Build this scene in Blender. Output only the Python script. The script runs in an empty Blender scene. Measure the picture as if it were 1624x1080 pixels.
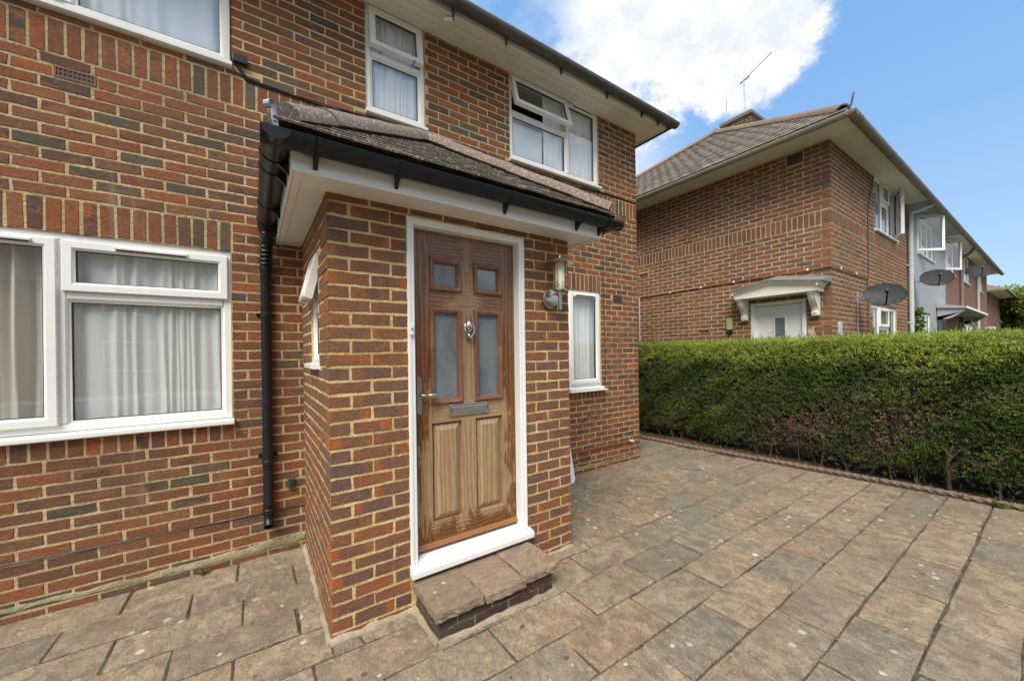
import bpy, math, random
import numpy as np
from mathutils import Matrix, Vector, noise as mnoise

random.seed(7); RNG = np.random.default_rng(7)
R = math.radians
sc = bpy.context.scene
COL = sc.collection

# ------------------------------------------------------------------ camera
YAW, ROLL, CAMH = R(34.33), R(-0.80), 1.527
_fw = Vector((math.sin(YAW), math.cos(YAW), 0)); _r = Vector((math.cos(YAW), -math.sin(YAW), 0)); _u = Vector((0, 0, 1))
_r2 = math.cos(ROLL)*_r + math.sin(ROLL)*_u; _u2 = -math.sin(ROLL)*_r + math.cos(ROLL)*_u
cam = bpy.data.objects.new('camera', bpy.data.cameras.new('camera')); COL.objects.link(cam)
cam.data.sensor_width = 36; cam.data.lens = 602/1624*36; cam.data.shift_y = 19/1624
cam.data.clip_start = 0.05; cam.data.clip_end = 2000
cam.matrix_world = Matrix(((_r2.x, _u2.x, -_fw.x, 0), (_r2.y, _u2.y, -_fw.y, 0), (_r2.z, _u2.z, -_fw.z, CAMH), (0, 0, 0, 1)))
sc.camera = cam
CAMP = Vector((0, 0, CAMH))

# ------------------------------------------------------------------ sky, sun, exposure
SUN_EL, SUN_AZ = R(52), R(230)     # azimuth measured from +Y towards +X: behind and left of the camera
sun = bpy.data.objects.new('sun', bpy.data.lights.new('sun', 'SUN')); COL.objects.link(sun)
sun.data.energy = 3.0; sun.data.angle = R(35); sun.data.color = (1.0, 0.93, 0.82)
_sd = Vector((math.sin(SUN_AZ)*math.cos(SUN_EL), math.cos(SUN_AZ)*math.cos(SUN_EL), math.sin(SUN_EL)))
sun.rotation_euler = _sd.to_track_quat('Z', 'Y').to_euler()
sc.view_settings.view_transform = 'Standard'; sc.view_settings.look = 'None'
sc.view_settings.gamma = 1; sc.view_settings.use_curve_mapping = False
sc.view_settings.exposure = 0.74

W = bpy.data.worlds.new('World'); sc.world = W; W.use_nodes = True
def world():
    nt = W.node_tree; nt.nodes.clear(); N = nt.nodes.new; L = nt.links.new
    out = N('ShaderNodeOutputWorld'); bg = N('ShaderNodeBackground'); L(bg.outputs[0], out.inputs[0])
    bg.inputs[1].default_value = 0.10
    sky = N('ShaderNodeTexSky'); sky.sky_type = 'NISHITA'; sky.sun_disc = False
    sky.sun_elevation = SUN_EL; sky.sun_rotation = SUN_AZ; sky.dust_density = 0.6; sky.ozone_density = 1.2
    tc = N('ShaderNodeTexCoord')
    def dot(v):
        d = N('ShaderNodeVectorMath'); d.operation = 'DOT_PRODUCT'; L(tc.outputs['Generated'], d.inputs[0])
        d.inputs[1].default_value = Vector(v).normalized(); return d.outputs['Value']
    def mr(src, a, b, c=0, e=1, smooth=True):
        m = N('ShaderNodeMapRange'); L(src, m.inputs[0])
        if smooth: m.interpolation_type = 'SMOOTHSTEP'
        for i, v in enumerate((a, b, c, e)): m.inputs[i+1].default_value = v
        return m.outputs[0]
    def math_(op, a, b):
        m = N('ShaderNodeMath'); m.operation = op
        for i, v in enumerate((a, b)):
            if isinstance(v, (int, float)): m.inputs[i].default_value = v
            else: L(v, m.inputs[i])
        return m.outputs[0]
    # stretch the pattern towards the horizon like a flat cloud layer
    mp = N('ShaderNodeMapping'); L(tc.outputs['Generated'], mp.inputs[0]); mp.inputs['Scale'].default_value = (1, 1, 1.5)
    mp.inputs['Location'].default_value = (3.1, 0.4, 1.7)
    n1 = N('ShaderNodeTexNoise'); L(mp.outputs[0], n1.inputs[0]); n1.inputs['Scale'].default_value = 2.2; n1.inputs['Detail'].default_value = 12; n1.inputs['Roughness'].default_value = .62
    n1.inputs['Distortion'].default_value = .25
    n2 = N('ShaderNodeTexNoise'); L(mp.outputs[0], n2.inputs[0]); n2.inputs['Scale'].default_value = 11; n2.inputs['Detail'].default_value = 9; n2.inputs['Roughness'].default_value = .68
    base = mr(n1.outputs[0], .39, .53)                 # scattered cumulus all over the sky
    # one big cloud bank: three lobes
    lob = mr(dot((.58, .44, .685)), .974, .998)
    lob2 = mr(dot((.745, .335, .575)), .987, .998)
    lob3 = mr(dot((.69, .49, .53)), .990, 1.0, 0, .45)
    lobes = math_('MAXIMUM', math_('MAXIMUM', lob, lob2), lob3)
    clear = mr(dot((.90, .05, .42)), .80, .93)         # the blue gap to the right of it
    clear2 = mr(dot((.42, .63, .66)), .985, .999, 0, .75)
    near = mr(lobes, 0.0, .10)
    s = math_('ADD', lobes, math_('MULTIPLY', math_('SUBTRACT', n2.outputs[0], .5), 1.9))
    big = math_('MULTIPLY', mr(s, .12, .66), near)
    bb = math_('MULTIPLY', base, math_('SUBTRACT', 1, clear))
    cov = math_('MAXIMUM', bb, big)
    cov = math_('MULTIPLY', cov, math_('SUBTRACT', 1, clear2))
    cov = math_('MULTIPLY', cov, mr(dot((0, 0, 1)), 0.02, .2))
    ccol = N('ShaderNodeMix'); ccol.data_type = 'RGBA'
    L(mr(n2.outputs[0], .38, .60), ccol.inputs['Factor'])
    ccol.inputs['A'].default_value = (5.0, 5.4, 5.9, 1); ccol.inputs['B'].default_value = (6.35, 6.4, 6.45, 1)
    # the blue of the sky itself, a little paler than pure Nishita
    tint = N('ShaderNodeMix'); tint.data_type = 'RGBA'; tint.blend_type = 'MIX'; tint.inputs['Factor'].default_value = .72
    L(sky.outputs[0], tint.inputs['A']); hz = N('ShaderNodeMix'); hz.data_type = 'RGBA'; L(mr(dot((0, 0, 1)), 0, .6), hz.inputs['Factor']); hz.inputs['A'].default_value = (2.9, 4.3, 5.9, 1); hz.inputs['B'].default_value = (1.55, 3.3, 6.2, 1); L(hz.outputs['Result'], tint.inputs['B'])
    mx = N('ShaderNodeMix'); mx.data_type = 'RGBA'; L(cov, mx.inputs['Factor']); L(tint.outputs['Result'], mx.inputs['A']); L(ccol.outputs['Result'], mx.inputs['B'])
    L(mx.outputs['Result'], bg.inputs[0])
world()

# ------------------------------------------------------------------ materials
class NT:
    def __init__(s, name):
        s.m = bpy.data.materials.new(name); s.m.use_nodes = True; s.t = s.m.node_tree; s.t.nodes.clear()
        s.out = s.n('ShaderNodeOutputMaterial'); s.p = s.n('ShaderNodeBsdfPrincipled'); s.l(s.p.outputs[0], s.out.inputs[0])
    def n(s, k): return s.t.nodes.new(k)
    def l(s, a, b): s.t.links.new(a, b)
    def val(s, sock, v):
        if hasattr(v, 'links') or isinstance(v, bpy.types.NodeSocket): s.l(v, sock)
        else: sock.default_value = v
    def math(s, op, a, b=0., c=0.):
        m = s.n('ShaderNodeMath'); m.operation = op
        for i, v in enumerate((a, b, c)): s.val(m.inputs[i], v)
        return m.outputs[0]
    def vmath(s, op, a, b):
        m = s.n('ShaderNodeVectorMath'); m.operation = op; s.val(m.inputs[0], a); s.val(m.inputs[1], b); return m.outputs[0]
    def noise(s, vec, scale, detail=3, rough=.55, dist=0.):
        m = s.n('ShaderNodeTexNoise'); s.l(vec, m.inputs['Vector']); m.inputs['Scale'].default_value = scale
        m.inputs['Detail'].default_value = detail; m.inputs['Roughness'].default_value = rough; m.inputs['Distortion'].default_value = dist
        return m.outputs[0]
    def rng(s, v, a, b, c=0., d=1., sm=True):
        m = s.n('ShaderNodeMapRange'); m.interpolation_type = 'SMOOTHSTEP' if sm else 'LINEAR'
        s.val(m.inputs[0], v)
        for i, x in enumerate((a, b, c, d)): s.val(m.inputs[i+1], x)
        return m.outputs[0]
    def mix(s, f, a, b, mode='MIX'):
        m = s.n('ShaderNodeMix'); m.data_type = 'RGBA'; m.blend_type = mode
        s.val(m.inputs['Factor'], f)
        for k, v in (('A', a), ('B', b)):
            if isinstance(v, tuple): v = (*v[:3], 1)
            s.val(m.inputs[k], v)
        return m.outputs['Result']
    def ramp(s, f, stops, const=False):
        m = s.n('ShaderNodeValToRGB'); s.val(m.inputs[0], f); e = m.color_ramp.elements
        if const: m.color_ramp.interpolation = 'CONSTANT'
        while len(e) < len(stops): e.new(.5)
        for x, (p, c) in zip(e, stops): x.position = p; x.color = (*c, 1)
        return m.outputs[0]
    def mapping(s, vec, scale=(1, 1, 1), rot=(0, 0, 0), loc=(0, 0, 0)):
        m = s.n('ShaderNodeMapping'); s.l(vec, m.inputs[0]); m.inputs['Scale'].default_value = scale
        m.inputs['Rotation'].default_value = rot; m.inputs['Location'].default_value = loc; return m.outputs[0]
    def bump(s, h, strength=.5, dist=.005, prev=None):
        m = s.n('ShaderNodeBump'); m.inputs['Strength'].default_value = strength; m.inputs['Distance'].default_value = dist
        s.l(h, m.inputs['Height'])
        if prev is not None: s.l(prev, m.inputs['Normal'])
        return m.outputs[0]
    def obj(s): return s.n('ShaderNodeTexCoord').outputs['Object']
    def pos(s): return s.n('ShaderNodeNewGeometry').outputs['Position']
    def rnd(s): return s.n('ShaderNodeObjectInfo').outputs['Random']
    def attr(s, name): 
        a = s.n('ShaderNodeAttribute'); a.attribute_name = name; return a
    def set(s, **k):
        names = dict(color='Base Color', rough='Roughness', metal='Metallic', normal='Normal', spec='Specular IOR Level', coat='Coat Weight', coatr='Coat Roughness', sss='Subsurface Weight')
        for a, v in k.items():
            if isinstance(v, tuple): v = (*v[:3], 1)
            s.val(s.p.inputs[names[a]], v)
        return s.m
MAT = {}
def simple(name, col, rough=.5, metal=0., spec=.5, dirt=0., dcol=(.10, .09, .07), bump=0., scale=30, coat=0.):
    s = NT(name); P = s.pos(); c = (*col, 1)
    a = s.noise(P, 3.5, 6, .65); b = s.noise(P, scale, 4, .6)
    f = s.math('MULTIPLY', s.rng(a, .42, .75), dirt)
    f2 = s.math('MULTIPLY', s.rng(b, .5, .8), dirt*.8)
    cc = s.mix(s.math('ADD', f, f2), c, dcol)
    r = s.rng(b, .3, .7, max(rough-.07, .02), min(rough+.1, 1), False)
    s.set(color=cc, rough=r, metal=metal, spec=spec, coat=coat)
    if bump: s.set(normal=s.bump(b, bump, .002))
    MAT[name] = s.m; return s.m
simple('upvc', (.80, .80, .775), .28, dirt=.13, dcol=(.45, .42, .36))
simple('upvc_old', (.76, .75, .71), .4, dirt=.22, dcol=(.38, .34, .27))
simple('fascia_white', (.80, .80, .77), .35, dirt=.10, dcol=(.45, .41, .33))
simple('soffit_white', (.76, .73, .67), .5, dirt=.16, dcol=(.36, .31, .24))
simple('soffit_board', (.78, .75, .67), .6, dirt=.20, dcol=(.30, .25, .18), bump=.15)
simple('black_plastic', (.012, .012, .013), .34, dirt=.04, dcol=(.05, .05, .05), spec=.32)
simple('gutter_grey', (.060, .054, .050), .45, dirt=.5, dcol=(.15, .13, .11), bump=.1)
simple('gutter_beige', (.33, .28, .21), .5, dirt=.5, dcol=(.17, .15, .12), bump=.1)
simple('gutter_brown', (.24, .20, .17), .6, dirt=.5, dcol=(.12, .10, .08), bump=.1)
simple('paint_cream', (.84, .82, .74), .5, dirt=.10, dcol=(.36, .33, .26))
simple('grey_pipe', (.50, .51, .53), .5, dirt=.2)
simple('steel', (.52, .49, .44), .28, metal=1., dirt=.35, dcol=(.22, .18, .13), scale=90)
simple('chrome', (.62, .60, .55), .16, metal=1., dirt=.25, dcol=(.25, .22, .17), scale=120)
simple('zinc', (.45, .47, .48), .45, metal=.8, dirt=.35)
simple('copper', (.42, .17, .08), .45, metal=.6, dirt=.35, dcol=(.10, .06, .04))
simple('white_paint', (.80, .80, .79), .35, dirt=.05)
simple('cable', (.010, .010, .011), .4)
simple('rubber', (.02, .02, .02), .6)
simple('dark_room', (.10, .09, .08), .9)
simple('dish_grey', (.030, .030, .033), .7, spec=.25, dirt=.35, dcol=(.16, .16, .16))
simple('render_grey', (.36, .37, .39), .85, dirt=.18, dcol=(.24, .24, .25), bump=.4, scale=60)
simple('lead', (.20, .20, .21), .55, dirt=.3)
simple('felt_red', (.34, .15, .11), .8, dirt=.3)
simple('lime_patch', (.58, .44, .28), .9, dirt=.3, bump=.5)
simple('lamp_glass', (.72, .67, .50), .25, dirt=.25)
simple('olive_light', (.42, .42, .24), .4, dirt=.2)
simple('fence_wood', (.25, .22, .18), .85, dirt=.4, bump=.4)
simple('wood_white', (.72, .70, .64), .5, dirt=.1)
simple('terracotta_vent', (.20, .085, .06), .8, dirt=.2)
simple('tarmac', (.05, .05, .05), .9, dirt=.2, dcol=(.08, .08, .08), bump=.6, scale=200)
simple('kerb_stone', (.33, .32, .30), .9, dirt=.3, bump=.4)
simple('paint_blue', (.05, .10, .25), .25, coat=.6)
simple('bark', (.09, .065, .045), .9, dirt=.3, bump=.8)
simple('twig', (.125, .095, .07), .85, dirt=.3)

RED = [(0, (.35, .108, .038)), (.14, (.27, .094, .040)), (.30, (.20, .084, .043)), (.44, (.32, .130, .056)), (.56, (.235, .102, .050)),
       (.68, (.125, .072, .050)), (.79, (.38, .112, .038)), (.90, (.085, .066, .052)), (.965, (.14, .115, .078)), (1, (.27, .095, .042))]
PORCH = [(0, (.215, .110, .064)), (.25, (.27, .115, .056)), (.42, (.175, .098, .072)), (.62, (.33, .125, .050)), (.8, (.155, .10, .082)), (1, (.37, .120, .046))]
NEIGH = [(0, (.29, .120, .060)), (.25, (.23, .108, .062)), (.45, (.35, .145, .068)), (.65, (.18, .105, .062)), (.82, (.43, .175, .062)), (.93, (.12, .098, .072)), (1, (.23, .125, .070))]
def brick_mat(name, stops, stuff, porch=False, speck=.5):
    s = NT(name)
    r = s.attr('rnd').outputs['Fac'] if stuff else s.rnd()
    if stuff: P = s.pos()
    else:
        P = s.vmath('ADD', s.obj(), s.n('ShaderNodeCombineXYZ').outputs[0])
        c = P.node.inputs[1].links[0].from_node
        for i, k in enumerate((31., 17., 53.)): s.l(s.math('MULTIPLY', r, k), c.inputs[i])
    base = s.ramp(r, stops)
    r2 = s.math('FRACT', s.math('MULTIPLY', r, 7.31))
    r3 = s.math('FRACT', s.math('MULTIPLY', r, 23.7))
    alt = s.ramp(r2, stops)
    Ps = s.mapping(P, (1, 1, 2.2))
    v = s.noise(Ps, 7, 5, .62, .4)
    th = s.rng(r3, 0, 1, .36, .62, False)
    col = s.mix(s.rng(s.math('SUBTRACT', v, th), -.05, .08), base, alt)
    if porch:   # kiln-fired flashes: orange ends, purple-blue belly
        so = s.n('ShaderNodeSeparateXYZ'); s.l(s.obj(), so.inputs[0])
        ax = s.math('ABSOLUTE', so.outputs[0])
        n = s.noise(P, 14, 4, .6)
        side = s.math('MULTIPLY', s.math('SUBTRACT', s.rng(so.outputs[0], -.1, .1, 0, 1, False), .5), s.rng(r2, 0, 1, -1., 1., False))
        e = s.math('ADD', s.math('ADD', ax, s.math('MULTIPLY', s.math('SUBTRACT', n, .5), .12)), s.math('MULTIPLY', side, .10))
        col = s.mix(s.rng(e, .052, .105, 0, s.rng(r3, .3, .9, .2, .95) ), col, (.44, .135, .040))
    fine = s.noise(P, 70, 6, .7)
    col = s.mix(s.rng(fine, .25, .75, 0, .7), col, s.mix(.8, col, (.030, .022, .020)))
    worn = s.noise(P, 28, 5, .7)
    col = s.mix(s.rng(worn, .56, .78, 0, .40), col, (.34, .21, .14))
    if not stuff:   # mortar smeared ragged over the arrises
        tcn = s.n('ShaderNodeTexCoord'); ds = []
        go = s.n('ShaderNodeSeparateXYZ'); s.l(tcn.outputs['Generated'], go.inputs[0]); oo = s.n('ShaderNodeSeparateXYZ'); s.l(tcn.outputs['Object'], oo.inputs[0])
        for ax_ in (0, 1, 2):
            if ax_ == 1: ds.append(s.math('ABSOLUTE', s.math('ADD', oo.outputs[1], .004))); continue
            ga = s.math('ABSOLUTE', s.math('SUBTRACT', go.outputs[ax_], .5)); g_ = s.math('MAXIMUM', ga, .02)
            ds.append(s.math('ADD', s.math('MULTIPLY', s.math('ABSOLUTE', oo.outputs[ax_]), s.math('SUBTRACT', s.math('DIVIDE', .5, g_), 1.)), s.math('MULTIPLY', s.math('LESS_THAN', ga, .06), .02)))
        dm_ = s.math('MAXIMUM', s.math('MINIMUM', ds[0], ds[1]), s.math('MINIMUM', s.math('MAXIMUM', ds[0], ds[1]), ds[2]))
        nn = s.math('MULTIPLY', s.math('SUBTRACT', s.noise(P, 38, 5, .7), .50), .032 if porch else .028)
        col = s.mix(s.math('MULTIPLY', s.rng(s.math('SUBTRACT', nn, dm_), -.0022, .0012), .85), col, (.52, .40, .22))
        col = s.mix(s.math('MULTIPLY', s.rng(dm_, .012, .0, 0, .3), 1.), col, (.09, .06, .045))
    sp = s.noise(P, 190, 2, .5)
    big = s.noise(s.pos(), 1.7, 4, .6)
    col = s.mix(s.math('MULTIPLY', s.rng(sp, .70, .80), speck), col, (.55, .47, .38))
    col = s.mix(s.rng(big, .45, .72, 0, .34), col, (.10, .085, .062)); col = s.mix(s.rng(s.noise(s.mapping(s.pos(), (1, 1, .25)), 5, 5, .7), .60, .78, 0, .30), col, (.40, .33, .25))
    h = s.math('ADD', s.math('MULTIPLY', s.noise(P, 55, 6, .7), 1.), s.math('MULTIPLY', s.noise(Ps, 14, 4, .6), 1.2))
    s.set(color=col, rough=.88, spec=.25, normal=s.bump(h, .75, .0035)); MAT[name] = s.m
for nm, st, po in (('main', RED, False), ('porch', PORCH, True), ('neigh', NEIGH, False)):
    brick_mat('brick_'+nm, st, False, po); brick_mat('brick_'+nm+'_s', st, True, False)
def mortar_mat(name, a, b, d):
    s = NT(name); P = s.pos()
    n = s.noise(P, 11, 6, .65); n2 = s.noise(P, 90, 5, .7); n3 = s.noise(P, 2.2, 5, .6)
    c = s.mix(s.rng(n, .35, .65), a, b); c = s.mix(s.rng(n3, .42, .66, 0, .85), c, d); c = s.mix(s.rng(n2, .5, .75, 0, .5), c, (.20, .155, .10))
    h = s.math('ADD', n2, s.math('MULTIPLY', s.noise(P, 35, 4, .6), 2.2))
    s.set(color=c, rough=.95, spec=.2, normal=s.bump(h, 1., .006)); MAT[name] = s.m
mortar_mat('mortar_main', (.49, .375, .185), (.58, .455, .25), (.34, .28, .15))
mortar_mat('mortar_porch', (.62, .455, .195), (.72, .56, .29), (.53, .37, .145))
mortar_mat('mortar_neigh', (.62, .48, .33), (.55, .42, .28), (.46, .35, .23))
mortar_mat('mortar_green', (.36, .32, .19), (.48, .41, .26), (.24, .23, .13))
mortar_mat('mortar_joint', (.36, .30, .21), (.42, .36, .27), (.24, .20, .14))

def slab_mat(name, stuff=False, warm=0., dark=1.):
    s = NT(name); r = s.rnd()
    c = s.n('ShaderNodeCombineXYZ')
    for i, k in enumerate((31., 17., 53.)): s.l(s.math('MULTIPLY', r, k), c.inputs[i])
    P = s.vmath('ADD', s.obj(), c.outputs[0])
    r2 = s.math('FRACT', s.math('MULTIPLY', r, 9.7))
    rot = s.n('ShaderNodeVectorRotate'); s.l(P, rot.inputs['Vector']); s.l(s.rng(r2, 0, 1, -.5, .5, False), rot.inputs['Angle'])
    Q = s.mapping(rot.outputs[0], (1, 4.5, 1))
    n = s.noise(Q, 2.6, 7, .62, 1.2); st = s.noise(Q, 13, 7, .7, .8)
    base = s.ramp(r, [(0, (.37, .285, .19)), (.2, (.29, .245, .18)), (.4, (.40, .31, .20)), (.55, (.24, .215, .175)), (.7, (.36, .26, .165)), (.85, (.32, .265, .19)), (1, (.39, .315, .215))])
    alt = s.ramp(r2, [(0, (.15, .152, .155)), (.35, (.40, .27, .17)), (.6, (.18, .16, .13)), (.8, (.38, .235, .135)), (1, (.15, .148, .142))])
    col = s.mix(s.rng(n, .50, .62, 0, .85), base, alt)
    col = s.mix(s.rng(st, .40, .62, 0, .85), col, s.mix(.7, col, (.12, .10, .075)))
    fine = s.noise(P, 110, 4, .7)
    col = s.mix(s.rng(fine, .5, .7, 0, .5), col, (.56, .48, .36)); col = s.mix(s.rng(s.noise(P, 75, 5, .75), .50, .66, 0, .7), col, (.11, .09, .07))
    mott = s.noise(P, 9, 6, .72); col = s.mix(s.rng(mott, .40, .62, 0, .40), col, s.mix(.8, col, (.06, .05, .04)))
    # dirt washed over the patio in broad areas
    W_ = s.pos(); d = s.noise(W_, .9, 5, .6)
    col = s.mix(s.rng(d, .42, .68, 0, .40), col, (.135, .105, .075))
    col = s.mix(warm, col, (.42, .27, .165)); col = s.mix(1., col, (dark*.945, dark*.935, dark*.93), 'MULTIPLY')
    # lichen
    vo = s.n('ShaderNodeTexVoronoi'); s.l(W_, vo.inputs['Vector']); vo.inputs['Scale'].default_value = 14; vo.inputs['Randomness'].default_value = 1
    sz = s.n('ShaderNodeSeparateColor'); s.l(vo.outputs['Color'], sz.inputs[0])
    rad = s.rng(sz.outputs[0], .45, 1., 0., .27, False)
    wob = s.math('ADD', vo.outputs['Distance'], s.math('MULTIPLY', s.math('SUBTRACT', s.noise(W_, 60, 3), .5), .12))
    msk = s.math('MULTIPLY', s.math('LESS_THAN', wob, rad), s.rng(s.noise(W_, .7, 3), .40, .55))
    licol = s.mix(s.math('GREATER_THAN', sz.outputs[1], .72), (.56, .54, .46), (.055, .052, .048))
    col = s.mix(s.math('MULTIPLY', msk, .8), col, licol)
    stp = s.math('MULTIPLY', s.math('FLOOR', s.math('MULTIPLY', n, 9)), .11)
    h = s.math('ADD', s.math('ADD', s.math('MULTIPLY', st, .5), stp), s.math('MULTIPLY', fine, .12))
    s.set(color=col, rough=s.rng(st, .3, .7, .62, .85, False), spec=.35, normal=s.bump(h, 1., .013)); MAT[name] = s.m
slab_mat('slab'); slab_mat('slab_step', False, .28, .95)
def soil_mat(name, a, b, c_, sc_=1.):
    s = NT(name); P = s.pos(); n = s.noise(P, 5*sc_, 8, .7); n2 = s.noise(P, 60*sc_, 6, .75)
    c = s.mix(s.rng(n, .4, .6), a, b); c = s.mix(s.rng(n2, .55, .7), c, c_)
    s.set(color=c, rough=.95, spec=.2, normal=s.bump(s.math('ADD', n, n2), 1., .02)); MAT[name] = s.m
soil_mat('soil', (.085, .058, .038), (.12, .08, .05), (.20, .14, .08))
soil_mat('joint_dirt', (.075, .06, .043), (.16, .13, .09), (.29, .245, .175))
soil_mat('grass_ground', (.07, .09, .03), (.10, .11, .04), (.12, .12, .06))
def leaf_mat(name):
    s = NT(name); a = s.attr('Col').outputs['Color']
    col = s.mix(s.rng(s.noise(s.pos(), 4, 3), .35, .65, 0, .25), a, (.03, .045, .012))
    s.set(color=col, rough=.5, spec=.35)
    tr = s.n('ShaderNodeBsdfTranslucent'); s.l(col, tr.inputs[0])
    mx = s.n('ShaderNodeMixShader'); mx.inputs[0].default_value = .3; s.l(s.p.outputs[0], mx.inputs[1]); s.l(tr.outputs[0], mx.inputs[2]); s.l(mx.outputs[0], s.out.inputs[0]); MAT[name] = s.m
leaf_mat('leaf')
def glass_mat(name, tint=(.965, .98, .98), base=.075, frost=0.):
    s = NT(name)
    s.t.nodes.remove(s.p)
    tr = s.n('ShaderNodeBsdfTransparent'); tr.inputs[0].default_value = (*tint, 1)
    gl = s.n('ShaderNodeBsdfGlossy'); gl.inputs['Roughness'].default_value = .012; gl.inputs['Color'].default_value = (1, 1, 1, 1)
    lw = s.n('ShaderNodeLayerWeight'); lw.inputs[0].default_value = .5
    f = s.math('ADD', s.math('MULTIPLY', s.math('POWER', lw.outputs['Facing'], 4.), .9), base)
    nb = s.bump(s.noise(s.pos(), 2.2, 2), .05, .02); s.l(nb, gl.inputs['Normal'])
    mx = s.n('ShaderNodeMixShader'); s.l(f, mx.inputs[0]); s.l(tr.outputs[0], mx.inputs[1]); s.l(gl.outputs[0], mx.inputs[2]); s.l(mx.outputs[0], s.out.inputs[0]); MAT[name] = s.m
glass_mat('glass'); glass_mat('glass_dark', (.35, .4, .42), .02)
def frosted():
    s = NT('frosted_glass'); n = s.noise(s.mapping(s.pos(), (1, 1, .5)), 55, 3)
    s.set(color=s.mix(s.rng(s.noise(s.mapping(s.pos(), (3, 1, 1.2)), 2.5, 4, .6), .3, .7), (.11, .135, .15), (.19, .215, .225)), rough=.16, spec=.8, normal=s.bump(n, .10, .004), coat=.6, coatr=.03); MAT['frosted_glass'] = s.m
frosted()
def curtain_mat(name, col, dots=False, trans=.15):
    s = NT(name); P = s.pos(); w = s.noise(s.mapping(P, (40, 40, 4)), 4, 3)
    c = s.mix(s.rng(w, .3, .7, 0, .15), col, (col[0]*.85, col[1]*.85, col[2]*.82))
    s.set(color=c, rough=.95, spec=.1)
    tl = s.n('ShaderNodeBsdfTranslucent'); s.l(c, tl.inputs[0])
    m1 = s.n('ShaderNodeMixShader'); m1.inputs[0].default_value = .12; s.l(s.p.outputs[0], m1.inputs[1]); s.l(tl.outputs[0], m1.inputs[2])
    tp = s.n('ShaderNodeBsdfTransparent'); m2 = s.n('ShaderNodeMixShader'); s.l(m1.outputs[0], m2.inputs[1]); s.l(tp.outputs[0], m2.inputs[2])
    if dots:
        vo = s.n('ShaderNodeTexVoronoi'); s.l(s.mapping(P, (1, .01, 1)), vo.inputs['Vector']); vo.inputs['Scale'].default_value = 17; vo.inputs['Randomness'].default_value = .25
        s.l(s.math('MULTIPLY', s.math('GREATER_THAN', vo.outputs['Distance'], .10), trans), m2.inputs[0])
    else: m2.inputs[0].default_value = trans
    s.l(m2.outputs[0], s.out.inputs[0]); MAT[name] = s.m
curtain_mat('net', (.95, .95, .92), True, .10); curtain_mat('net_plain', (.95, .95, .93), False, .03); curtain_mat('drape', (.82, .77, .67), False, .0)
curtain_mat('net_bright', (.92, .93, .94), False, .0)
def door_mat():
    s = NT('door_oak'); P = s.pos(); sp = s.n('ShaderNodeSeparateXYZ'); s.l(P, sp.inputs[0])
    r = s.rnd(); a = s.attr('grain').outputs['Fac']       # 1 = rail (grain runs across)
    Pv = s.mapping(P, (11, 1, 1.5)); Ph = s.mapping(P, (1.6, 1, 16), rot=(0, R(9), 0))
    def grain(Q, sc_):
        w = s.n('ShaderNodeTexWave'); s.l(Q, w.inputs['Vector']); w.wave_type = 'BANDS'; w.bands_direction = 'X' if Q is Pv else 'Z'
        w.inputs['Scale'].default_value = sc_; w.inputs['Distortion'].default_value = 9; w.inputs['Detail'].default_value = 4; w.inputs['Detail Scale'].default_value = 1.1; w.inputs['Detail Roughness'].default_value = .65
        return w.outputs['Fac']
    gv = grain(Pv, .9); gh = grain(Ph, .8)
    m = s.n('ShaderNodeMix'); m.data_type = 'FLOAT'; s.l(a, m.inputs['Factor']); s.l(gv, m.inputs['A']); s.l(gh, m.inputs['B']); g = m.outputs['Result']
    fib = s.noise(s.mapping(P, (150, 1, 12)), 1, 4, .6)
    # bleached centre, rich oiled margins with a ragged edge
    ex = s.math('SUBTRACT', .335, s.math('ABSOLUTE', s.math('SUBTRACT', sp.outputs[0], 1.203)))
    ez = s.math('SUBTRACT', sp.outputs[2], .40); ezt = s.rng(sp.outputs[2], 1.0, 2.2, 0, .30, False)
    e = s.math('SUBTRACT', s.math('MINIMUM', ex, s.math('MULTIPLY', ez, 1.)), ezt)
    e = s.math('ADD', e, s.math('MULTIPLY', s.math('SUBTRACT', s.noise(s.mapping(P, (3.2, 1, 1.6)), 3.2, 6, .68, .6), .5), .40))
    e = s.math('ADD', e, s.math('MULTIPLY', s.math('SUBTRACT', g, .5), .07))
    f = s.math('MULTIPLY', s.rng(e, -.02, .04), s.rng(sp.outputs[2], 1.1, 2.0, 1., .55, False))
    oil = s.mix(g, (.20, .078, .022), (.105, .038, .012)); ble = s.mix(g, (.40, .265, .145), (.30, .19, .10))
    topc = s.mix(s.rng(sp.outputs[2], 1.2, 2.1, 0, .75), oil, s.mix(g, (.26, .15, .088), (.15, .08, .046)))
    col = s.mix(f, topc, ble); col = s.mix(s.rng(fib, .45, .75, 0, .5), col, s.mix(.6, col, (.05, .025, .01)))
    h = s.math('ADD', s.math('MULTIPLY', g, .6), s.math('MULTIPLY', fib, .5))
    s.set(color=col, rough=s.rng(f, 0, 1, .30, .5, False), spec=.5, normal=s.bump(h, .5, .002)); MAT['door_oak'] = s.m
    s = NT('moulding_oak'); P = s.pos(); n = s.noise(s.mapping(P, (30, 1, 8)), 2, 5, .65); n2 = s.noise(P, 6, 5, .7)
    c = s.mix(n, (.215, .098, .056), (.14, .060, .034)); c = s.mix(s.rng(n2, .5, .7, 0, .6), c, (.31, .20, .15))
    s.set(color=c, rough=.32, normal=s.bump(n, .2, .001)); MAT['moulding_oak'] = s.m
    s = NT('weather_bar'); s.set(color=(.27, .105, .032), rough=.35); MAT['weather_bar'] = s.m
door_mat()
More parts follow.
